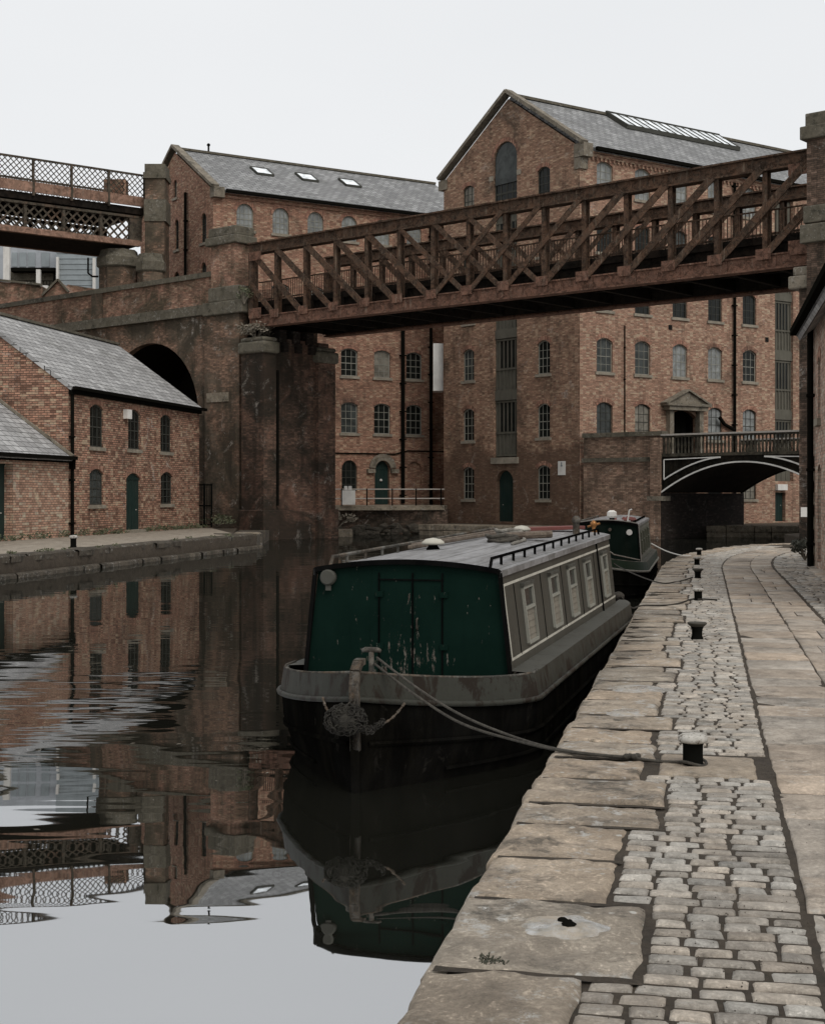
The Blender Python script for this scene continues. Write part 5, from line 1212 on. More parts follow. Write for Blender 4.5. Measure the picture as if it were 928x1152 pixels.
def roof_mat(name):
    m, nt, b = mat(name); P = coords(nt)['Object']; f = noise_fac(nt, mapped(nt, P, (9, .8, 1)), 1, 7, .75, .42, .62); col = mixc(nt, f, (.25, .245, .245), (.11, .105, .1))
    f2 = noise_fac(nt, P, 3, 9, .8, .52, .62, .6); col = mixc(nt, mul(nt, f2, .6), col, (.07, .068, .06)); f3 = noise_fac(nt, P, 12, 8, .8, .58, .63); col = mixc(nt, mul(nt, f3, .5), col, (.36, .35, .34))
    w = nt.nodes.new('ShaderNodeTexWave'); w.inputs['Scale'].default_value = 1.55; w.bands_direction = 'X'; L(nt, P, w.inputs['Vector']); r = nt.nodes.new('ShaderNodeMapRange'); r.inputs[1].default_value = .06; r.inputs[2].default_value = .0; L(nt, w.outputs['Fac'], r.inputs[0]); col = mixc(nt, mul(nt, r.outputs[0], .6), col, (.05, .048, .042))
    L(nt, col, b.inputs['Base Color']); b.inputs['Roughness'].default_value = .5; b.inputs['Specular IOR Level'].default_value = .3; bump(nt, b, f, .4, .006); return m
M['hull_black'] = paint_mat('hull_black', (.003, .0028, .0024), .5, wear=(.022, .02, .017), wthr=(.6, .68), streak=.25, dirt=(.03, .027, .02))
M['hull_black'].node_tree.nodes['Principled BSDF'].inputs['Specular IOR Level'].default_value = .0
M['gunwale'] = paint_mat('gunwale_grey', (.036, .036, .029), .5, wear=(.02, .015, .011), wthr=(.5, .55), streak=.6, dirt=(.025, .022, .017))
M['ledge'] = paint_mat('ledge_grey', (.066, .065, .055), .6, streak=.6, wear=(.045, .04, .033), wthr=(.55, .6))
M['cabin_side'] = paint_mat('cabin_side', (.048, .046, .037), .4, streak=.6, sc=1.6, dirt=(.024, .022, .017), wear=(.11, .10, .08), wthr=(.62, .68))
M['cabin_roof'] = roof_mat('cabin_roof')
M['black_trim'] = paint_mat('black_trim', (.003, .003, .003), .6, streak=.1, spec=0.0)
M['coachline'] = paint_mat('coach_line', (.42, .4, .34), .6, streak=.5)
M['steel'] = rust_mat('worn_steel', (.14, .135, .12), (.09, .065, .045), (.25, .24, .22))
M['wood_blind'] = paint_mat('weathered_board', (.2, .18, .145), .7, streak=.6, sc=2)
M['olive'] = paint_mat('olive_panel', (.08, .082, .06), .5, streak=.4)
M['green_paint'] = paint_mat('green_paint', (.012, .022, .013), .5)
M['dull_line'] = paint_mat('dull_line', (.16, .15, .13), .6)
M['red_deck'] = paint_mat('faded_red', (.15, .055, .048), .6, streak=.4)
M['dark_front'] = paint_mat('dark_green_front', (.004, .008, .006), .5, streak=.1, spec=0.0)
def make_boat(name, loc, yaw, label, HB, LB_, BOW, CL, CHW0, CHW1, RZ0, RZ1, c, front, deck_m, detail=True, gz=.80):
    """local frame: x right, y towards the stern, z up from the waterline; cabin front at y=0"""
    r = empty(name, V(loc[0], loc[1], 0), label, 'narrowboat', 'moored narrowboats', rz=yaw)
    def bld(mb, nm, mt, parent=r, **k): return mb.build(nm, mt, parent, world=False, **k)
    def hb(y, p=1.35, e=.86):
        if y >= -.0:
            q = max(0, (y-(LB_-1.6))/1.6); return HB*(1-.35*q*q) if q > 0 else HB
        t = min(1, -y/BOW); return HB*(1-t**p)**e
    def hw(y):
        t = min(1, max(0, (.25-y)/(BOW+.25)))
        q = max(0, (y-(LB_-1.9))/1.9); return HB*.96*(1-t**1.3)*(1-.6*q*q)
    def gtop(y): t = max(0, min(1, -y/BOW)); return gz+.15*t*t+.01*t
    def strk(y): t = max(0, min(1, -y/BOW)); return gtop(y)-.215-.0*t
    ys = [-BOW*(1-.5*(i/16)**1.6*2*.5*1.0) if False else -BOW*math.cos(math.pi/2*i/18) for i in range(19)]+[.25, .6, 1, 1.6, 2.4, 3.4, 4.5, 5.5, 6.5, LB_-1.6, LB_-1.2, LB_-.8, LB_-.4, LB_-.1]
    ys = sorted(set(round(y, 4) for y in ys if y < LB_))
    hull = MB()
    for sgn in (-1, 1):
        secs = []
        for y in ys:
            b_, w_ = hb(y), hw(y); yy = y+ (0 if y > 0 else 0)
            k = [(w_*.9, -.45), (w_, .0), (w_+(b_-w_)*.45, .2), (w_+(b_-w_)*.82, .38), (b_*.985, strk(y)-.03)]
            secs.append([V(sgn*x, yy, z) for x, z in k])
        vs, fs = mirror_strip(secs); hull.add(vs, fs)
    # transom
    y = ys[-1]; b_, w_ = hb(y), hw(y); hull.add([V(-b_, y, strk(y)), V(b_, y, strk(y)), V(w_, y, 0), V(w_, y, -.45), V(-w_, y, -.45), V(-w_, y, 0)], [(0, 1, 2, 3, 4, 5)])
    h = bld(hull, 'hull', M['hull_black'], smooth=True)
    # low guard lines
    for nm, zf, rr, yr in (('guard_strip', lambda y: .30 if y > -.2 else .30+.10*min(1, (-y-.2)/BOW), .022, (-BOW*.97, 99)), ('guard_strip', lambda y: .10+.0*y, .018, (-BOW*.6, 99))):
        mb = MB()
        for sgn in (-1, 1):
            pts = []
            for y in ys:
                if y < yr[0]: continue
                b_, w_ = hb(y), hw(y); z = zf(y)
                x = w_+(b_-w_)*(.45*(z/.2) if z < .2 else .45+.37*(z-.2)/.18 if z < .38 else .82+.16*(z-.38)/.2)
                pts.append(V(sgn*(x+.01), y, z))
            mb.tube(pts, rr, 5)
        bld(mb, nm, M['hull_black'])
    # upper band (bulwark) and ledge
    up = MB(); lg = MB(); top = MB()
    for sgn in (-1, 1):
        secs = []; s2 = []
        for y in ys:
            b_ = hb(y); z0, z1 = strk(y), gtop(y); inn = max(0, b_-.07); 
            secs.append([V(sgn*b_, y, z0), V(sgn*max(b_-.035, 0), y, z1)])
            if y < .02: s2.append([V(sgn*max(b_-.035, 0), y, z1), V(sgn*max(b_-.07, 0), y+.02, z1+.003), V(sgn*max(b_-.09, 0), y+.05, z1-.16)])
        vs, fs = mirror_strip(secs); up.add(vs, fs); vs, fs = mirror_strip(s2); up.add(vs, fs)
        secs = [[V(sgn*(hb(y)-.035), y, gtop(y)), V(sgn*(CHW0-.02), y, gtop(y)+.012)] for y in ys if y > -.01]
        vs, fs = mirror_strip(secs); lg.add(vs, fs)
    y = ys[-1]; up.add([V(-hb(y), y, strk(y)), V(hb(y), y, strk(y)), V(hb(y), y, gtop(y)), V(-hb(y), y, gtop(y))], [(0, 1, 2, 3)])
    bld(up, 'gunwale', M['gunwale'] if detail else M['green_paint'])
    bld(lg, 'side_deck', M['ledge'])
    sk = MB()
    for sgn in (-1, 1): sk.tube([V(sgn*(hb(y)+.012), y, strk(y)) for y in ys], .026, 6); 
    bld(sk, 'rubbing_strake', M['gunwale'] if detail else M['dull_line'], smooth=True)
    sk = MB()
    for sgn in (-1, 1): sk.tube([V(sgn*max(hb(y)-.05, 0), y, gtop(y)+.004) for y in ys if y < .4], .013, 6)
    bld(sk, 'capping_rail', M['steel'], smooth=True)
    dk = MB(); secs = []
    for y in ys:
        if y > .03: break
        b_ = max(hb(y)-.075, 0); z = gtop(y)-.09 if detail else gtop(y)-.02; secs.append([V(-b_, y+.03, z), V(0, y+.03, z+.03), V(b_, y+.03, z)])
    vs, fs = mirror_strip(secs); dk.add(vs, fs)
    dk.add([V(-CHW0, LB_-1.2 if CL > LB_-1.2 else CL-.1, gz-.05), V(CHW0, LB_-1.2 if CL > LB_-1.2 else CL-.1, gz-.05), V(CHW0*.75, LB_-.15, gz-.05), V(-CHW0*.75, LB_-.15, gz-.05)], [(0, 1, 2, 3)])
    bld(dk, 'deck', deck_m)
    # stem bar
    sb = MB(); w_ = .05
    path = [V(0, -BOW+.14, gtop(-BOW)+.075), V(0, -BOW+.05, gtop(-BOW)+.07), V(0, -BOW-.03, gtop(-BOW)+.01), V(0, -BOW-.05, gtop(-BOW)-.09), V(0, -BOW-.04, strk(-BOW)-.1), V(0, -BOW-.02, .35), V(0, -BOW+.0, .0), V(0, -BOW+.05, -.4)]
    for p, q in zip(path[:5], path[1:6]): sb.bar(p, q+(q-p)*.03, w_*1.5, .05, Vector((0, 1, 0)) if abs((q-p).z) > .03 else Zv)
    bld(sb, 'stem_band', M['steel'])
    sb = MB()
    for p, q in zip(path[5:], path[6:]): sb.bar(p, q, .07, .05, Vector((0, 1, 0)))
    sb.bar(path[4], path[5], .07, .05, Vector((0, 1, 0))); bld(sb, 'stem_post', M['hull_black'])
    if detail:
        tsd = MB(); yy = -BOW+.26; z = gtop(-BOW)-.06; tsd.lathe(V(.05, yy, z), [(.03, 0), (.022, .05), (.022, .2)], 10); tsd.tube([V(-.03, yy, z+.205), V(.0, yy, z+.215), V(.1, yy, z+.215), V(.13, yy, z+.205)], [.016, .022, .022, .016], 8)
        bld(tsd, 't_stud', M['steel'], smooth=True)
    # cabin
    def rz(y): return RZ0+(RZ1-RZ0)*y/CL
    cam_ = .075
    sd = MB()
    CE = CL
    yss = [0, .5, 1.2, 2, 3, 4, 5, 6, 7, CL-1.2, CL-.5, CL-.15, CL]
    yss = sorted(set(y for y in yss if y <= CL))
    def chw(y, top_): 
        k = 1.0
        if y > CL-.5: k = 1-.22*((y-(CL-.5))/.5)**2
        return (CHW1 if top_ else CHW0)*k
    for sgn in (-1, 1):
        secs = [[V(sgn*chw(y, 0), y, gz-.02), V(sgn*(chw(y, 0)*.5+chw(y, 1)*.5), y, (gz+rz(y))/2), V(sgn*chw(y, 1), y, rz(y)-.03)] for y in yss]
        vs, fs = mirror_strip(secs); sd.add(vs, fs)
    sd.add([V(-chw(CL, 0), CL, gz), V(chw(CL, 0), CL, gz), V(chw(CL, 1), CL, rz(CL)-.03), V(-chw(CL, 1), CL, rz(CL)-.03)], [(0, 1, 2, 3)])
    bld(sd, 'cabin_side', M['cabin_side'] if detail else M['olive'])
    fr_ = MB(); n = 8; vs = [V(-CHW0, 0, gz-.08), V(CHW0, 0, gz-.08)]+[V(CHW1*(1-2*i/n), 0, rz(0)-.03+cam_*(1-(1-2*i/n)**2)) for i in range(n+1)]
    fr_.add(vs, [tuple(range(len(vs)))]); bld(fr_, 'front_panel', front)
    rf = MB(); n = 10
    secs = []
    for y in [-.05]+yss[1:]+[CL+.03]:
        hwid = chw(min(y, CL), 1)+.025
        secs.append([V(-hwid, y, rz(y)-.06)]+[V(hwid*(-1+2*i/n), y, rz(y)+cam_*(1-(-1+2*i/n)**2)) for i in range(n+1)]+[V(hwid, y, rz(y)-.06)])
    vs, fs = mirror_strip(secs); rf.add(vs, fs); k = n+3
    rf.add(secs[-1], [tuple(range(k))])
    und = [p-Vector((0, 0, .035)) for p in secs[0][1:-1]]; rf.add(secs[0]+[secs[0][0]]+und, [])
    ro = bld(rf, 'roof', M['cabin_roof'], smooth=False)
    # black edge trim round the front
    tr = MB()
    pts = [V(-CHW0-.005, -.025, gz-.05), V(-CHW1-.02, -.03, rz(0)-.02)]+[V(CHW1*(-1+2*i/n), -.035, rz(0)-.005+cam_*(1-(-1+2*i/n)**2)) for i in range(n+1)]+[V(CHW1+.02, -.03, rz(0)-.02), V(CHW0+.005, -.025, gz-.05)]
    for p, q in zip(pts, pts[1:]): tr.bar(p, q+(q-p)*.02, .035, .045 if abs((q-p).x) > abs((q-p).z) else .03, Vector((0, 0, 1)) if abs((q-p).x) > abs((q-p).z) else Vector((0, 1, 0)))
    bld(tr, 'edge_trim', M['black_trim'])
    if not detail:
        tr = MB(); pp_ = pts[1:-1]; tr.tube([p+V(0, -.03, .035) for p in pp_], .014, 5); tr.tube([pts[-2]+V(.02, -.03, .02), pts[-1]+V(.02, -.03, 0)], .014, 5); bld(tr, 'pale_edge', M['dull_line'])
    def side_pt(y, f, o=0.0, sgn=1):   # f: 0 base .. 1 top of the cabin side
        x0, x1 = chw(y, 0), chw(y, 1); z0, z1 = gz-.02, rz(y)-.03; return V(sgn*(x0+(x1-x0)*f+o), y, z0+(z1-z0)*f)
    # coach lines
    for sgn in (-1, 1):
        cl_ = MB()
        ysl = [y for y in yss if .07 < y < CL-.05]
        ysl = [.15]+ysl
        for f0 in (.86, .115):
            for a, b2 in zip(ysl, ysl[1:]): cl_.add([side_pt(a, f0, .004, sgn), side_pt(b2, f0, .004, sgn), side_pt(b2, f0+.028, .004, sgn), side_pt(a, f0+.028, .004, sgn)], [(0, 1, 2, 3)])
        cl_.add([side_pt(.12, .115, .005, sgn), side_pt(.17, .115, .005, sgn), side_pt(.17, .888, .005, sgn), side_pt(.12, .888, .005, sgn)], [(0, 1, 2, 3)])
        bld(cl_, 'coach_line', M['coachline'] if detail else M['dull_line'])
    
    # windows
    wy = [1.25, 2.85, 4.2, 5.6, 7.35] if detail else [1.2, 2.6, 4.0, 5.4]
    for sgn in ((1, -1) if detail else (1,)):
        for y in wy:
            if y > CL-.5: continue
            wf = MB(); f0, f1 = (.2, .78); hw_ = .26
            def wq(y0, y1, a, b3, o, mbx): mbx.add([side_pt(y0, a, o, sgn), side_pt(y1, a, o, sgn), side_pt(y1, b3, o, sgn), side_pt(y0, b3, o, sgn)], [(0, 1, 2, 3)])
            for (p, q) in (((y-hw_, f0), (y+hw_, f0)), ((y+hw_, f0), (y+hw_, f1)), ((y+hw_, f1), (y-hw_, f1)), ((y-hw_, f1), (y-hw_, f0)), ((y-hw_, .56), (y+hw_, .56))):
                wf.bar(side_pt(p[0], p[1], .012, sgn), side_pt(q[0], q[1], .012, sgn), .028, .036, Vector((1, 0, .1)))
            wo = bld(wf, 'window', M['frame'] if detail else M['olive'])
            pn = MB(); wq(y-hw_, y+hw_, .56, f1, .006, pn); pn.build('pane', M['glass'], wo, world=False)
            if detail:
                pn = MB(); wq(y-hw_, y+hw_, f0, .56, .006, pn)
                for i in range(4): z_ = f0+(.56-f0)*(i+1)/5; pn.bar(side_pt(y-hw_, z_, .009, sgn), side_pt(y+hw_, z_, .009, sgn), .006, .012)
                pn.build('shutter_board', M['wood_blind'], wo, world=False)
                s_ = MB(); s_.bar(side_pt(y-hw_-.03, f1+.035, .02, sgn), side_pt(y+hw_+.03, f1+.035, .02, sgn), .03, .045, Vector((1, 0, .1))); s_.build('drip_rail', M['ledge'], wo, world=False)
            else:
                pn = MB(); wq(y-hw_, y+hw_, f0, .56, .006, pn); pn.build('pane', M['glass'], wo, world=False)
        if detail:
            sm_ = MB()
            for y in (.62, 2.1, 3.5, 4.95, 6.35): sm_.bar(side_pt(y, .13, .001, sgn), side_pt(y, .86, .001, sgn), .012, .012, Vector((1, 0, .1)))
            sm_.bar(side_pt(6.75, .0, .004, sgn), side_pt(6.75, 1.0, .004, sgn), .04, .03, Vector((1, 0, .1)))
            sm_.split('seam', M['black_trim'], r, world=False)
    # grab rails
    for sgn in (-1, 1):
        gr = MB(); x = lambda y: sgn*(chw(y, 1)-.09); top_z = .085 if detail else .05
        y0, y1 = (.15, CL-1.0); zr = lambda y: rz(y)+cam_*(1-((chw(y, 1)-.09)/chw(y, 1))**2)
        pts = [V(x(y0), y0-.08, zr(y0)+.0), V(x(y0), y0, zr(y0)+top_z)]+[V(x(y), y, zr(y)+top_z) for y in [1, 2, 3, 4, 5, 6, y1] if y0 < y <= y1]+[V(x(y1), y1+.08, zr(y1))]
        gr.tube(pts, .016 if sgn > 0 else .018, 6)
        y = y0+.45
        while y < y1: gr.tube([V(x(y), y, zr(y)-.01), V(x(y), y, zr(y)+top_z)], .015, 5, False); y += .62
        bld(gr, 'grab_rail', M['steel'] if sgn < 0 else M['black_trim'])
    return r, rz, bld, chw, side_pt, gtop, strk, cam_
yaw1 = -math.atan2(.2516, .968)
b1, rz, bld, chw, side_pt, gtop, strk, cam_ = make_boat('narrowboat', (-.05, 12.86), yaw1, 'large weathered narrowboat with peeling dark green front, moored in the foreground', 1.20, 9.6, 1.58, 8.75, .95, .84, 1.70, 1.80, None, M['green_peel'], M['ledge'])
# details of the near boat
fp = MB()
for x in (-.26, .055, .33): fp.box(V(x-.006, -.012, .74), V(.012, 0, 0), V(0, .01, 0), Zv*.93)
fp.box(V(-.27, -.012, 1.60), V(.61, 0, 0), V(0, .01, 0), Zv*.012); bld(fp, 'door_joint', M['black_trim'])
hg = MB()
for x in (-.29, .31):
    for z in (.98, 1.45): hg.box(V(x, -.02, z), V(.07, 0, 0), V(0, .02, 0), Zv*.05)
hg.split('hinge', M['green_peel'], b1, world=False)
hn = MB(); hn.tube([V(.10, -.005, 1.16), V(.10, -.035, 1.17), V(.10, -.035, 1.25), V(.10, -.005, 1.26)], .008, 6); bld(hn, 'handle', M['steel'])
lp = MB(); lp.tube([V(-.735, -.01, 1.62), V(-.735, -.05, 1.62)], .075, 18); lp.tube([V(-.735, -.05, 1.62), V(-.735, -.068, 1.62)], [.075, .06], 18); lp.box(V(-.76, -.02, 1.5), V(.05, 0, 0), V(0, -.02, 0), Zv*.1); bld(lp, 'headlamp', M['ledge'], smooth=False)
for (x, y) in ((-.32, 2.3), (-.1, 6.4)):
    v_ = MB(); z = rz(y)+.05; v_.lathe(V(x, y, z), [(.075, 0), (.07, .03), (.05, .05), (.05, .075)], 16); o = bld(v_, 'vent', M['black_trim'], smooth=True)
    v2 = MB(); v2.lathe(V(x, y, z), [(.09, .065), (.125, .075), (.12, .095), (.08, .125), (.0, .14)], 16); v2.build('vent_cap', M['coachline'], o, world=False, smooth=True)
ch_ = MB(); ch_.lathe(V(.52, 7.2, rz(7.2)), [(.06, 0), (.05, .02), (.045, .2), (.06, .21), (.062, .26), (.03, .3), (0, .3)], 12); bld(ch_, 'chimney', M['steel'], smooth=True)
def world1(x, y, z): 
    c_, s_ = math.cos(yaw1), math.sin(yaw1); return V(-.05+x*c_-y*s_, 12.86+x*s_+y*c_, z)
# loose things on the roof
def rope_coil(c_, r, turns, th, mat_, nm, lab, cat='rope'):
    mb = MB(); pts = []
    for i in range(turns*14): t = 2*math.pi*i/14; rr_ = r*(1-.12*math.sin(i*.37)); pts.append(c_+V(rr_*math.cos(t), rr_*.8*math.sin(t), th*(i/14)*.8+.01*math.sin(i*1.7)))
    mb.tube(pts, th, 6); return tag(mb.build(nm, mat_, smooth=True), lab, cat)
M['rope'] = stone_mat('rope_fibre', (.11, .098, .078), (.06, .053, .043), sc=8)
M['rope_pale'] = stone_mat('rope_pale', (.33, .31, .27), (.2, .18, .15), sc=8)
M['wood_log'] = stone_mat('old_timber', (.2, .16, .12), (.12, .09, .07), sc=3)
zr_ = lambda y: rz(y)+.065
rope_coil(world1(.12, 3.9, zr_(3.9)+.02), .17, 4, .022, M['rope'], 'rope_coil', 'coil of dark old rope lying on the roof of the green fronted boat')
rope_coil(world1(-.1, 5.5, zr_(5.5)+.02), .16, 4, .024, M['rope_pale'], 'rope_coil', 'coil of pale rope on the boat roof behind the dark coil')
mb = MB(); mb.tube([world1(.33, 3.4, zr_(3)+.02), world1(.3, 4.4, zr_(4)+.02), world1(.1, 5.2, zr_(5)+.04), world1(.15, 6.3, zr_(6)+.03)], .02, 6); tag(mb.build('loose_rope', M['rope_pale'], smooth=True), 'loose length of pale rope trailing along the boat roof', 'rope')
mb = MB(); mb.bar(world1(-.55, 2.2, zr_(2)+.03), world1(-.35, 6.8, zr_(6.8)+.03), .05, .04); mb.bar(world1(-.62, 2.6, zr_(2)+.035), world1(-.5, 6.5, zr_(6.8)+.03), .045, .045); tag(mb.build('boat_pole', M['wood_log'], bevel=.01), 'pair of long wooden poles lying on the left side of the boat roof', 'pole')
mb = MB(); mb.bar(world1(-.2, 7.0, zr_(7)+.05), world1(.45, 7.9, zr_(7.9)+.05), .28, .05); tag(mb.build('plank', M['red_deck'], bevel=.008), 'faded reddish gang plank lying across the rear of the boat roof', 'plank')
mb = MB()
for (x, y, l_) in ((.02, 4.6, .5), (.12, 4.75, .45), (.05, 4.7, .4)):
    p = world1(x, y, zr_(y)+.05); mb.tube([p, p+V(l_, .08, .02)], .045, 8)
tag(mb.build('firewood', M['wood_log']), 'few short logs lying on the boat roof between the rope coils', 'logs')
mb = MB(); p = world1(.62, 8.3, rz(8.3)+.03); mb.lathe(p, [(.045, 0), (.05, .02), (.02, .05), (.045, .1), (.05, .14), (.02, .17), (0, .18)], 10); mb.tube([p+V(-.09, 0, .08), p+V(.09, 0, .13)], .018, 6)
tag(mb.build('roof_lantern', flat_mat('tarnished_brass', (.3, .14, .05), .4, .6), smooth=True), 'small tarnished brass fitting at the right rear corner of the boat roof', 'lantern')
# bow rope fender
mb = MB(); random.seed(4); bc = world1(-.05, -1.70, .60)
def link(p, r, t, ax):
    ax = ax.normalized(); a = ax.orthogonal().normalized(); b_ = ax.cross(a); pts = [p+(a*math.cos(2*math.pi*i/9)+b_*math.sin(2*math.pi*i/9))*r for i in range(10)]; mb.tube(pts, t, 4, False)
for i in range(230):
    th = random.uniform(0, 2*math.pi); ph = math.acos(random.uniform(-1, 1)); d = V(math.sin(ph)*math.cos(th), math.sin(ph)*math.sin(th), math.cos(ph))
    p = bc+V(d.x*.165, d.y*.09, d.z*.115); link(p, random.uniform(.014, .028), .0055, d+V(*[random.uniform(-.6, .6) for _ in range(3)]))
for i in range(90):
    f = random.random(); p = bc+V(.10+.2*f, -.02+.03*random.uniform(-1, 1), -.05-.05*math.sin(f*3.1)+.05*f+random.uniform(-.035, .035)*(1-f*.7)); link(p, random.uniform(.012, .022), .005, V(*[random.uniform(-1, 1) for _ in range(3)]))
mb.lathe(bc+V(0, .02, -.1), [(.0, 0), (.1, .03), (.13, .1), (.1, .17), (0, .2)], 12)
fen = tag(mb.build('bow_fender', stone_mat('tarred_rope', (.05, .045, .035), (.028, .025, .02), sc=10)), 'black knotted rope fender hanging under the bow of the foreground boat', 'fender')
fc_ = MB()
for (a, b2) in ((bc+V(-.13, 0, .06), world1(-.30, -1.52, .74)), (bc+V(.30, -.0, -.03), world1(.38, -1.50, .72)), (bc+V(0, 0, .1), world1(.0, -1.64, .80)), (bc+V(.05, 0, .1), world1(.02, -1.64, .80))):
    pts = [a.lerp(b2, i/8)+Zv*(-.02*math.sin(math.pi*i/8)) for i in range(9)]
    for i in range(8): 
        mb_ = fc_; mb_.tube([pts[i], pts[i+1]], .011 if i % 2 else .007, 5)
fc_.build('chain', M['steel'], fen)
# mooring lines
def rope(pts, r, lab, m='rope', sag=None, nm='mooring_rope', parent=None, n=6):
    mb = MB(); mb.tube(pts, r, n); return tag(mb.build(nm, M[m], smooth=True), lab, 'rope')
def catmull(P_, k=8):
    out = []
    for i in range(len(P_)-1):
        p0, p1, p2, p3 = P_[max(i-1, 0)], P_[i], P_[i+1], P_[min(i+2, len(P_)-1)]
        for j in range(k): t = j/k; out.append(.5*((2*p1)+(p2-p0)*t+(2*p0-5*p1+4*p2-p3)*t*t+(3*p1-p0-3*p2+p3)*t**3))
    return out+[P_[-1]]
B1 = bpos[0]; zz = QZ+.018
start = world1(.08, -1.34, gtop(-1.58)+.045)
qe1 = V(*EDGE(9.66, .10)[:2], QZ+.03); qe2 = V(*EDGE(9.6, .52)[:2], QZ+.015)
def strand(off, lift):
    P_ = [start+V(off, 0, lift), start.lerp(qe1, .25)+V(off, 0, lift-.10), start.lerp(qe1, .5)+V(off, 0, lift-.15), start.lerp(qe1, .78)+V(off*.5, -.0, lift*.3-.085), qe1+V(0, off, 0), qe2+V(0, off*.6, 0)]
    return P_
rng = catmull(strand(0, 0)); rng2 = catmull(strand(.02, .05))
loop = [B1+V(.085*math.cos(t), .085*math.sin(t), .02+.012*math.sin(t*2)) for t in [math.pi*1.05+i*math.pi*2/16 for i in range(19)]]
mb = MB(); mb.tube(rng+catmull([qe2, qe2.lerp(B1+V(-.09, -.03, .02), .55)+V(0, -.02, 0)]+loop[:1], 6)[1:]+loop, .0105, 7); mb.tube(rng2, .010, 7)
for (t, j) in ((0, 0), (1, .01), (2, -.01), (3, .02)): c2 = qe2+V(t*.025-.04, j, .012); mb.lathe(c2-Zv*.02, [(.012, 0), (.024, .012), (.024, .026), (.01, .036)], 8)
tag(mb.build('mooring_rope', M['rope'], smooth=True), 'double bow line from the foreground boat to the white capped bollard', 'rope')
B3 = bpos[2]; st_ = world1(.95, 8.9, .85)
rope(catmull([st_, V(*EDGE(21.9, .05)[:2], QZ+.03), V(*EDGE(22.6, .5)[:2], QZ+.015), B3+V(-.1, 0, .02), B3+V(0, -.09, .02), B3+V(.1, 0, .02), B3+V(.3, -.05, .01)]), .012, 'dark stern line of the foreground boat lying over the kerb to the third bollard', 'quay_dark')if False else None
M['rope_dark'] = stone_mat('rope_dark', (.07, .06, .048), (.04, .035, .028), sc=8)
rope(catmull([st_, st_.lerp(V(*EDGE(22.3, .05)[:2], QZ+.03), .5)-Zv*.1, V(*EDGE(22.3, .05)[:2], QZ+.03), V(*EDGE(22.8, .5)[:2], QZ+.015), B3+V(-.1, 0, .02), B3+V(0, -.09, .02), B3+V(.1, 0, .02), B3+V(.3, -.05, .01)]), .013, 'dark stern line of the foreground boat lying over the kerb to the third bollard', 'rope_dark')
# stern fender / rudder tube at the stern
mb = MB(); p0 = world1(.95, 9.25, .42); mb.tube([world1(.55, 9.5, .55), world1(.85, 9.4, .5), world1(1.08, 9.15, .45), world1(1.16, 8.8, .40)], [.05, .07, .07, .05], 10)
tag(mb.build('stern_fender', M['rope_dark'], smooth=True), 'curved black fender wrapped round the stern corner of the foreground boat', 'fender')
mb = MB(); mb.lathe(world1(.9, 9.0, .8), [(.07, 0), (.09, .03), (.09, .07), (.05, .11), (0, .12)], 10); tag(mb.build('rope_bundle', M['rope_dark'], smooth=True), 'small dark bundle sitting on the stern corner of the foreground boat', 'bundle')

# second boat
yaw2 = -math.atan2(.2, .98)
D2 = 33.0; loc2 = ((681-CX)/F*D2, D2)
b2, rz2, bld2, chw2, sp2, gtop2, strk2, cam2 = make_boat('narrowboat', loc2, yaw2, 'narrowboat with black front and faded red foredeck, moored beyond the foreground boat', .98, 8.6, 1.6, 7.4, .80, .72, 1.68, 1.72, None, M['dark_front'], M['red_deck'], detail=False, gz=.82)
def world2(x, y, z): c_, s_ = math.cos(yaw2), math.sin(yaw2); return V(loc2[0]+x*c_-y*s_, loc2[1]+x*s_+y*c_, z)
v_ = MB(); v_.lathe(V(.1, .7, rz2(0)+.06), [(.07, 0), (.06, .05), (.06, .1)], 10); o = bld2(v_, 'vent', M['black_trim']); v2 = MB(); v2.lathe(V(.1, .7, rz2(0)+.06), [(.1, .08), (.12, .12), (.11, .22), (.05, .26), (0, .26)], 12); v2.build('vent_cap', M['white_paint'], o, world=False)
v_ = MB(); v_.tube([V(.45, .9, rz2(0)), V(.5, .9, rz2(0)+.32), V(.56, .9, rz2(0)+.34)], .02, 6); bld2(v_, 'aerial', M['white_paint'])
v_ = MB(); v_.tube([V(.55, -.03, 1.52), V(.55, -.12, 1.5)], [.05, .07], 10); bld2(v_, 'headlamp', M['white_paint'])
v_ = MB(); v_.tube([V(.1, -.03, 1.56), V(.1, -.06, 1.56)], .04, 8); bld2(v_, 'horn', M['steel'])
mb = MB(); random.seed(9)
for i in range(9): p = world2(.1+random.uniform(-.1, .55), 1.2+random.uniform(0, 2.5), rz2(1)+.09); mb.lathe(p-Zv*.05, [(.05, 0), (random.uniform(.05, .09), .04), (.03, .09), (0, .1)], 7)
tag(mb.build('roof_clutter', M['red_deck']), 'small reddish and pale odds and ends on the roof of the second boat', 'clutter')
B4 = bpos[3]; B6 = bpos[5]
rope(catmull([world2(.0, -1.35, 1.12), world2(.35, -1.5, .8), V(*EDGE(28.2, .05)[:2], QZ+.04), V(*EDGE(28.7, .45)[:2], QZ+.015), B4+V(-.12, -.05, .02)]), .013, 'dark bow line from the second boat across the kerb to the fourth bollard', 'rope_dark')
rope(catmull([world2(.78, 7.2, 1.0), world2(.78, 7.2, 1.0).lerp(V(*EDGE(40.5, .1)[:2], QZ+.03), .5)-Zv*.05, V(*EDGE(40.5, .1)[:2], QZ+.03), V(*EDGE(40.8, .3)[:2], QZ+.02)]), .02, 'taut white stern line from the second boat to the bend of the kerb', 'white_paint')
mb = MB(); mb.tube([world2(-.05, -.95, 1.25), world2(.25, -.9, 1.02), world2(.8, -.4, .88)], .014, 5); tag(mb.build('mooring_rope', M['rope_pale']), 'pale line slung across the foredeck of the second boat', 'rope')

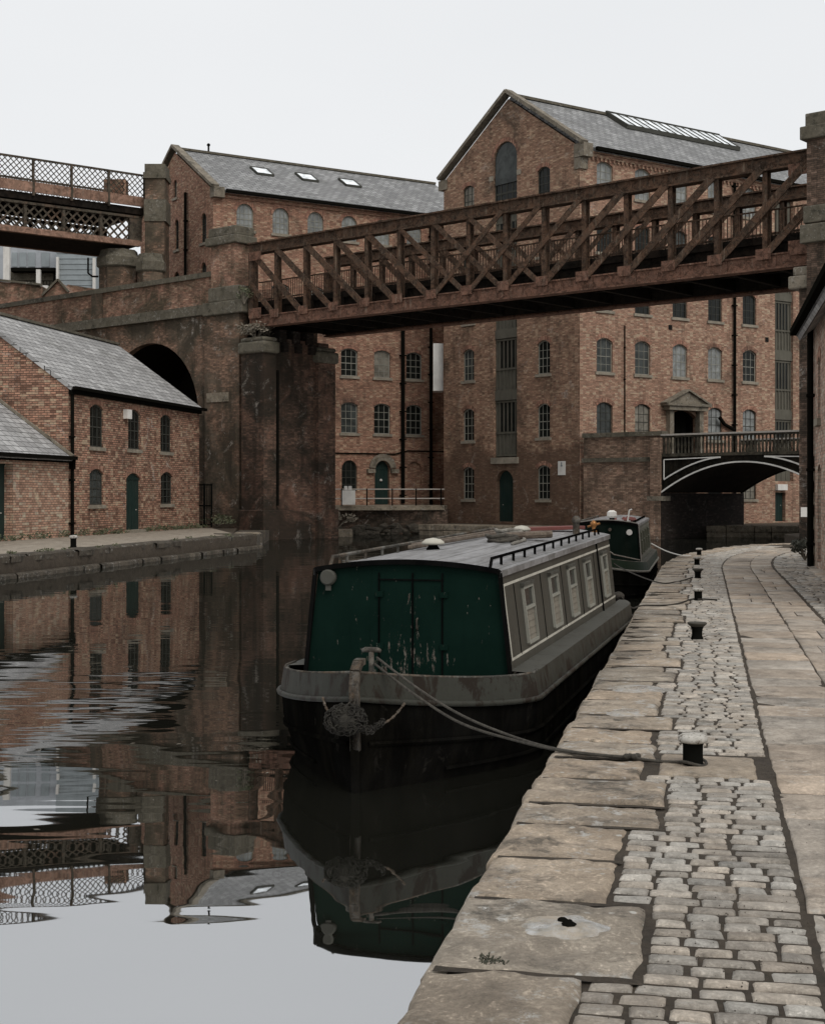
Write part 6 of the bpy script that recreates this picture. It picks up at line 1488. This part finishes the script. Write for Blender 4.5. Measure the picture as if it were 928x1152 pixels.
# ================================================================== PLANTS
def leaf_mat(name, a, b_):
    m, nt, bb = mat(name); oi = nt.nodes.new('ShaderNodeNewGeometry'); L(nt, mixc(nt, oi.outputs['Random Per Island'], a, b_), bb.inputs['Base Color']); bb.inputs['Roughness'].default_value = .7; return m
M['leaf'] = leaf_mat('weed_leaf', (.035, .045, .02), (.10, .10, .05)); M['dry'] = leaf_mat('dry_weed', (.10, .085, .06), (.2, .17, .13)); M['leaf_dark'] = leaf_mat('dark_leaf', (.018, .02, .01), (.05, .048, .028))
def tuft(mb, c_, r, h_, n, size):
    for i in range(n):
        a = random.uniform(0, 2*math.pi); q = math.sqrt(random.random())*r; z = random.random()*h_; p = c_+V(math.cos(a)*q, math.sin(a)*q, z)
        d = V(random.uniform(-1, 1), random.uniform(-1, 1), random.uniform(-.2, 1)).normalized(); w_ = d.orthogonal().normalized()*size*.3; l_ = size*random.uniform(.6, 1.4)
        mb.add([p-w_, p+d*l_*.5-w_*1.2, p+d*l_, p+d*l_*.5+w_*1.2], [(0, 1, 2, 3)])
random.seed(31)
mb = MB()
for u in [x*.35 for x in range(-30, 46)]:
    p = CC+U*u-Nl*(.12+random.uniform(0, .15)); 
    if not (ud-.6 < u < ud+.6) and random.random() < .6: tuft(mb, V(p.x, p.y, QZ-.03), .18, random.uniform(.08, .28), 26, .10)
for Y in [14+x*.5 for x in range(97)]:
    if random.random() < .35: tuft(mb, V(lx(Y)-random.uniform(.0, .9), Y, QZ-.02), .16, .07, 22, .07)
tag(mb.build('weeds', M['leaf']), kind='stuff')
mb = MB()
for (a_, b_, w_) in CW:
    if 3 < a_ < 14:
        for k in range(random.randint(2, 6)): p = EDGE(a_+random.uniform(-.006, .006), random.uniform(.05, w_)); tuft(mb, V(p.x, p.y, QZ-.03), .03, .022, 26, .010)
        for k in range(int((b_-a_)/.05)):
            if random.random() < .5: p = EDGE(a_+k*.05, w_+.014); tuft(mb, V(p.x, p.y, QZ-.035), .022, .02, 22, .010)
for (px_, py_) in ((553, 1083), (560, 1086), (545, 1080), (549, 1086)): p = W(px_, py_, (CH-QZ)*F/(py_-HY)); tuft(mb, V(p.x, p.y, QZ-.01), .03, .022, 90, .013)
tag(mb.build('moss', M['leaf_dark']), kind='stuff')
def shrub(c_, r, h_, n, size, lab, m='dry', nm='wall_plant'):
    root = empty(nm, c_, lab, 'plant'); mb = MB(); st_ = MB()
    for i in range(14):
        a = random.uniform(0, 6.28); d = V(math.cos(a)*r*random.uniform(.3, 1), math.sin(a)*r*random.uniform(.3, 1), h_*random.uniform(.4, 1)); st_.tube([c_, c_+d*.5+V(0, 0, h_*.1), c_+d], [.02, .014, .006], 4); tuft(mb, c_+d-Zv*h_*.15, r*.35, h_*.35, n//14, size)
    st_.build('stem', M['dry'], root); mb.build('leaves', M[m], root)
shrub(T(.5, -.2, 8.1), .8, .75, 420, .16, 'dry bushy weed sprouting on the capital under the left end of the truss')
shrub(T(-.2, -.45, 10.0), .45, .8, 200, .12, 'grey scrubby weed growing from the ledge of the parapet pillar beside the truss end', 'leaf')
shrub(V(fa.x+.7, fa.y-1.0, .4), .9, 1.1, 260, .2, 'thin dry bramble hanging on the dark bank below the forecourt railing')
shrub(T(-1.5, -1.2, -1.7), .8, .5, 260, .12, 'low tangle of weeds at the foot of the abutment column', 'leaf')
pb = W(905, 629, 37.5); shrub(V(pb.x, pb.y, QZ), .35, .5, 420, .09, 'small dark green bush at the foot of the dark pier by the towpath', 'leaf_dark', 'bush')
# iron gate beside the canal house
root = empty('iron_gate', V(-10.9, 75.3, zq), 'black iron gate closing the gap between the canal house and the viaduct', 'gate')
ga, gb = W(222, 592, 75.0), W(238, 592, 74.6); mb = MB()
for f in (0, .48, 1): p = ga.lerp(gb, f); mb.box(V(p.x-.04, p.y, zq), V(.09, 0, 0), V(0, .09, 0), Zv*2.3)
for z in (.1, 1.1, 2.2): mb.box(V(ga.x, ga.y, zq+z), V(gb.x-ga.x, gb.y-ga.y, 0), V(0, .08, 0), Zv*.07)
mb.build('frame', M['iron_black'], root); mb = MB(); 
for i in range(10): p = ga.lerp(gb, i/9); mb.box(V(p.x-.015, p.y+.03, zq+.1), V(.03, 0, 0), V(0, .03, 0), Zv*2.1)
mb.build('bars', M['iron_black'], root)

# small drift on the water and grit on the stones
random.seed(99); mb = MB()
for i in range(70):
    Y = random.uniform(6.5, 34); x = random.uniform(lx(Y)+1 if Y > 14 else -4.5, -1.6+.12*Y if Y > 9 else -1.2); r_ = random.uniform(.008, .022); a = random.uniform(0, 6.28)
    mb.add([V(x+r_*math.cos(a+k*1.57)*(1.6 if k % 2 else .7), Y+r_*math.sin(a+k*1.57)*(1.6 if k % 2 else .7), .003) for k in range(4)], [(0, 1, 2, 3)])
tag(mb.build('floating_leaves', M['dry']), kind='stuff')
mb = MB()
for i in range(1500):
    s = random.uniform(3.5, 14); t = random.uniform(.0, 2.4) if random.random() < .4 else random.uniform(.6, 1.4); p = EDGE(s, t); r_ = random.uniform(.0015, .005); c_ = V(p.x, p.y, QZ+.001)
    mb.add([c_+V(r_, 0, 0), c_+V(-r_*.5, r_*.9, 0), c_+V(-r_*.5, -r_*.8, 0), c_+V(0, 0, r_*1.1)], [(0, 1, 3), (1, 2, 3), (2, 0, 3)])
tag(mb.build('grit', M['dirt']), kind='stuff')

# ================================================================== LIGHT, SKY, CAMERA
w = bpy.data.worlds.new('World'); S.world = w; w.use_nodes = True; nt = w.node_tree; bg = nt.nodes['Background']
sky = nt.nodes.new('ShaderNodeTexSky'); sky.sky_type = 'NISHITA'; sky.sun_disc = False; sky.sun_elevation = math.radians(48); sky.sun_rotation = math.radians(150); sky.dust_density = 4
tc = nt.nodes.new('ShaderNodeTexCoord'); mp = nt.nodes.new('ShaderNodeMapping'); mp.inputs['Scale'].default_value = (1, 1, 2.5); L(nt, tc.outputs['Generated'], mp.inputs['Vector'])
cn = nt.nodes.new('ShaderNodeTexNoise'); cn.inputs['Scale'].default_value = 1.6; cn.inputs['Detail'].default_value = 4; L(nt, mp.outputs[0], cn.inputs['Vector'])
cr = nt.nodes.new('ShaderNodeMapRange'); cr.inputs[1].default_value = .3; cr.inputs[2].default_value = .7; L(nt, cn.outputs['Fac'], cr.inputs[0])
cloud = mixc(nt, cr.outputs[0], (8.45, 8.6, 8.75), (9.0, 9.1, 9.2))
col = mixc(nt, .93, sky.outputs[0], cloud); L(nt, col, bg.inputs['Color']); bg.inputs['Strength'].default_value = .1
sun = bpy.data.lights.new('sun', 'SUN'); sun.energy = 1.5; sun.angle = math.radians(30); sun.color = (1, .97, .93)
so = bpy.data.objects.new('sun', sun); C.objects.link(so)
az_ = math.radians(150); el = math.radians(48); dv_ = Vector((math.sin(az_)*math.cos(el), math.cos(az_)*math.cos(el), math.sin(el)))
so.rotation_euler = dv_.to_track_quat('Z', 'Y').to_euler(); so.location = (0, 0, 60)
cam = bpy.data.cameras.new('camera'); co = bpy.data.objects.new('camera', cam); C.objects.link(co); co.location = (0, 0, CH); co.rotation_euler = (math.radians(90), 0, 0)
cam.sensor_fit = 'VERTICAL'; cam.sensor_height = 36; cam.lens = F/1152*36; cam.shift_y = -(576-HY)/1152; cam.clip_end = 4000; cam.clip_start = .05
S.camera = co
S.view_settings.view_transform = 'Standard'; S.view_settings.look = 'None'; S.view_settings.gamma = 1; S.view_settings.exposure = 0; S.view_settings.use_curve_mapping = False
S.cycles.max_bounces = 5; S.cycles.diffuse_bounces = 2; S.cycles.glossy_bounces = 3; S.cycles.use_denoising = True
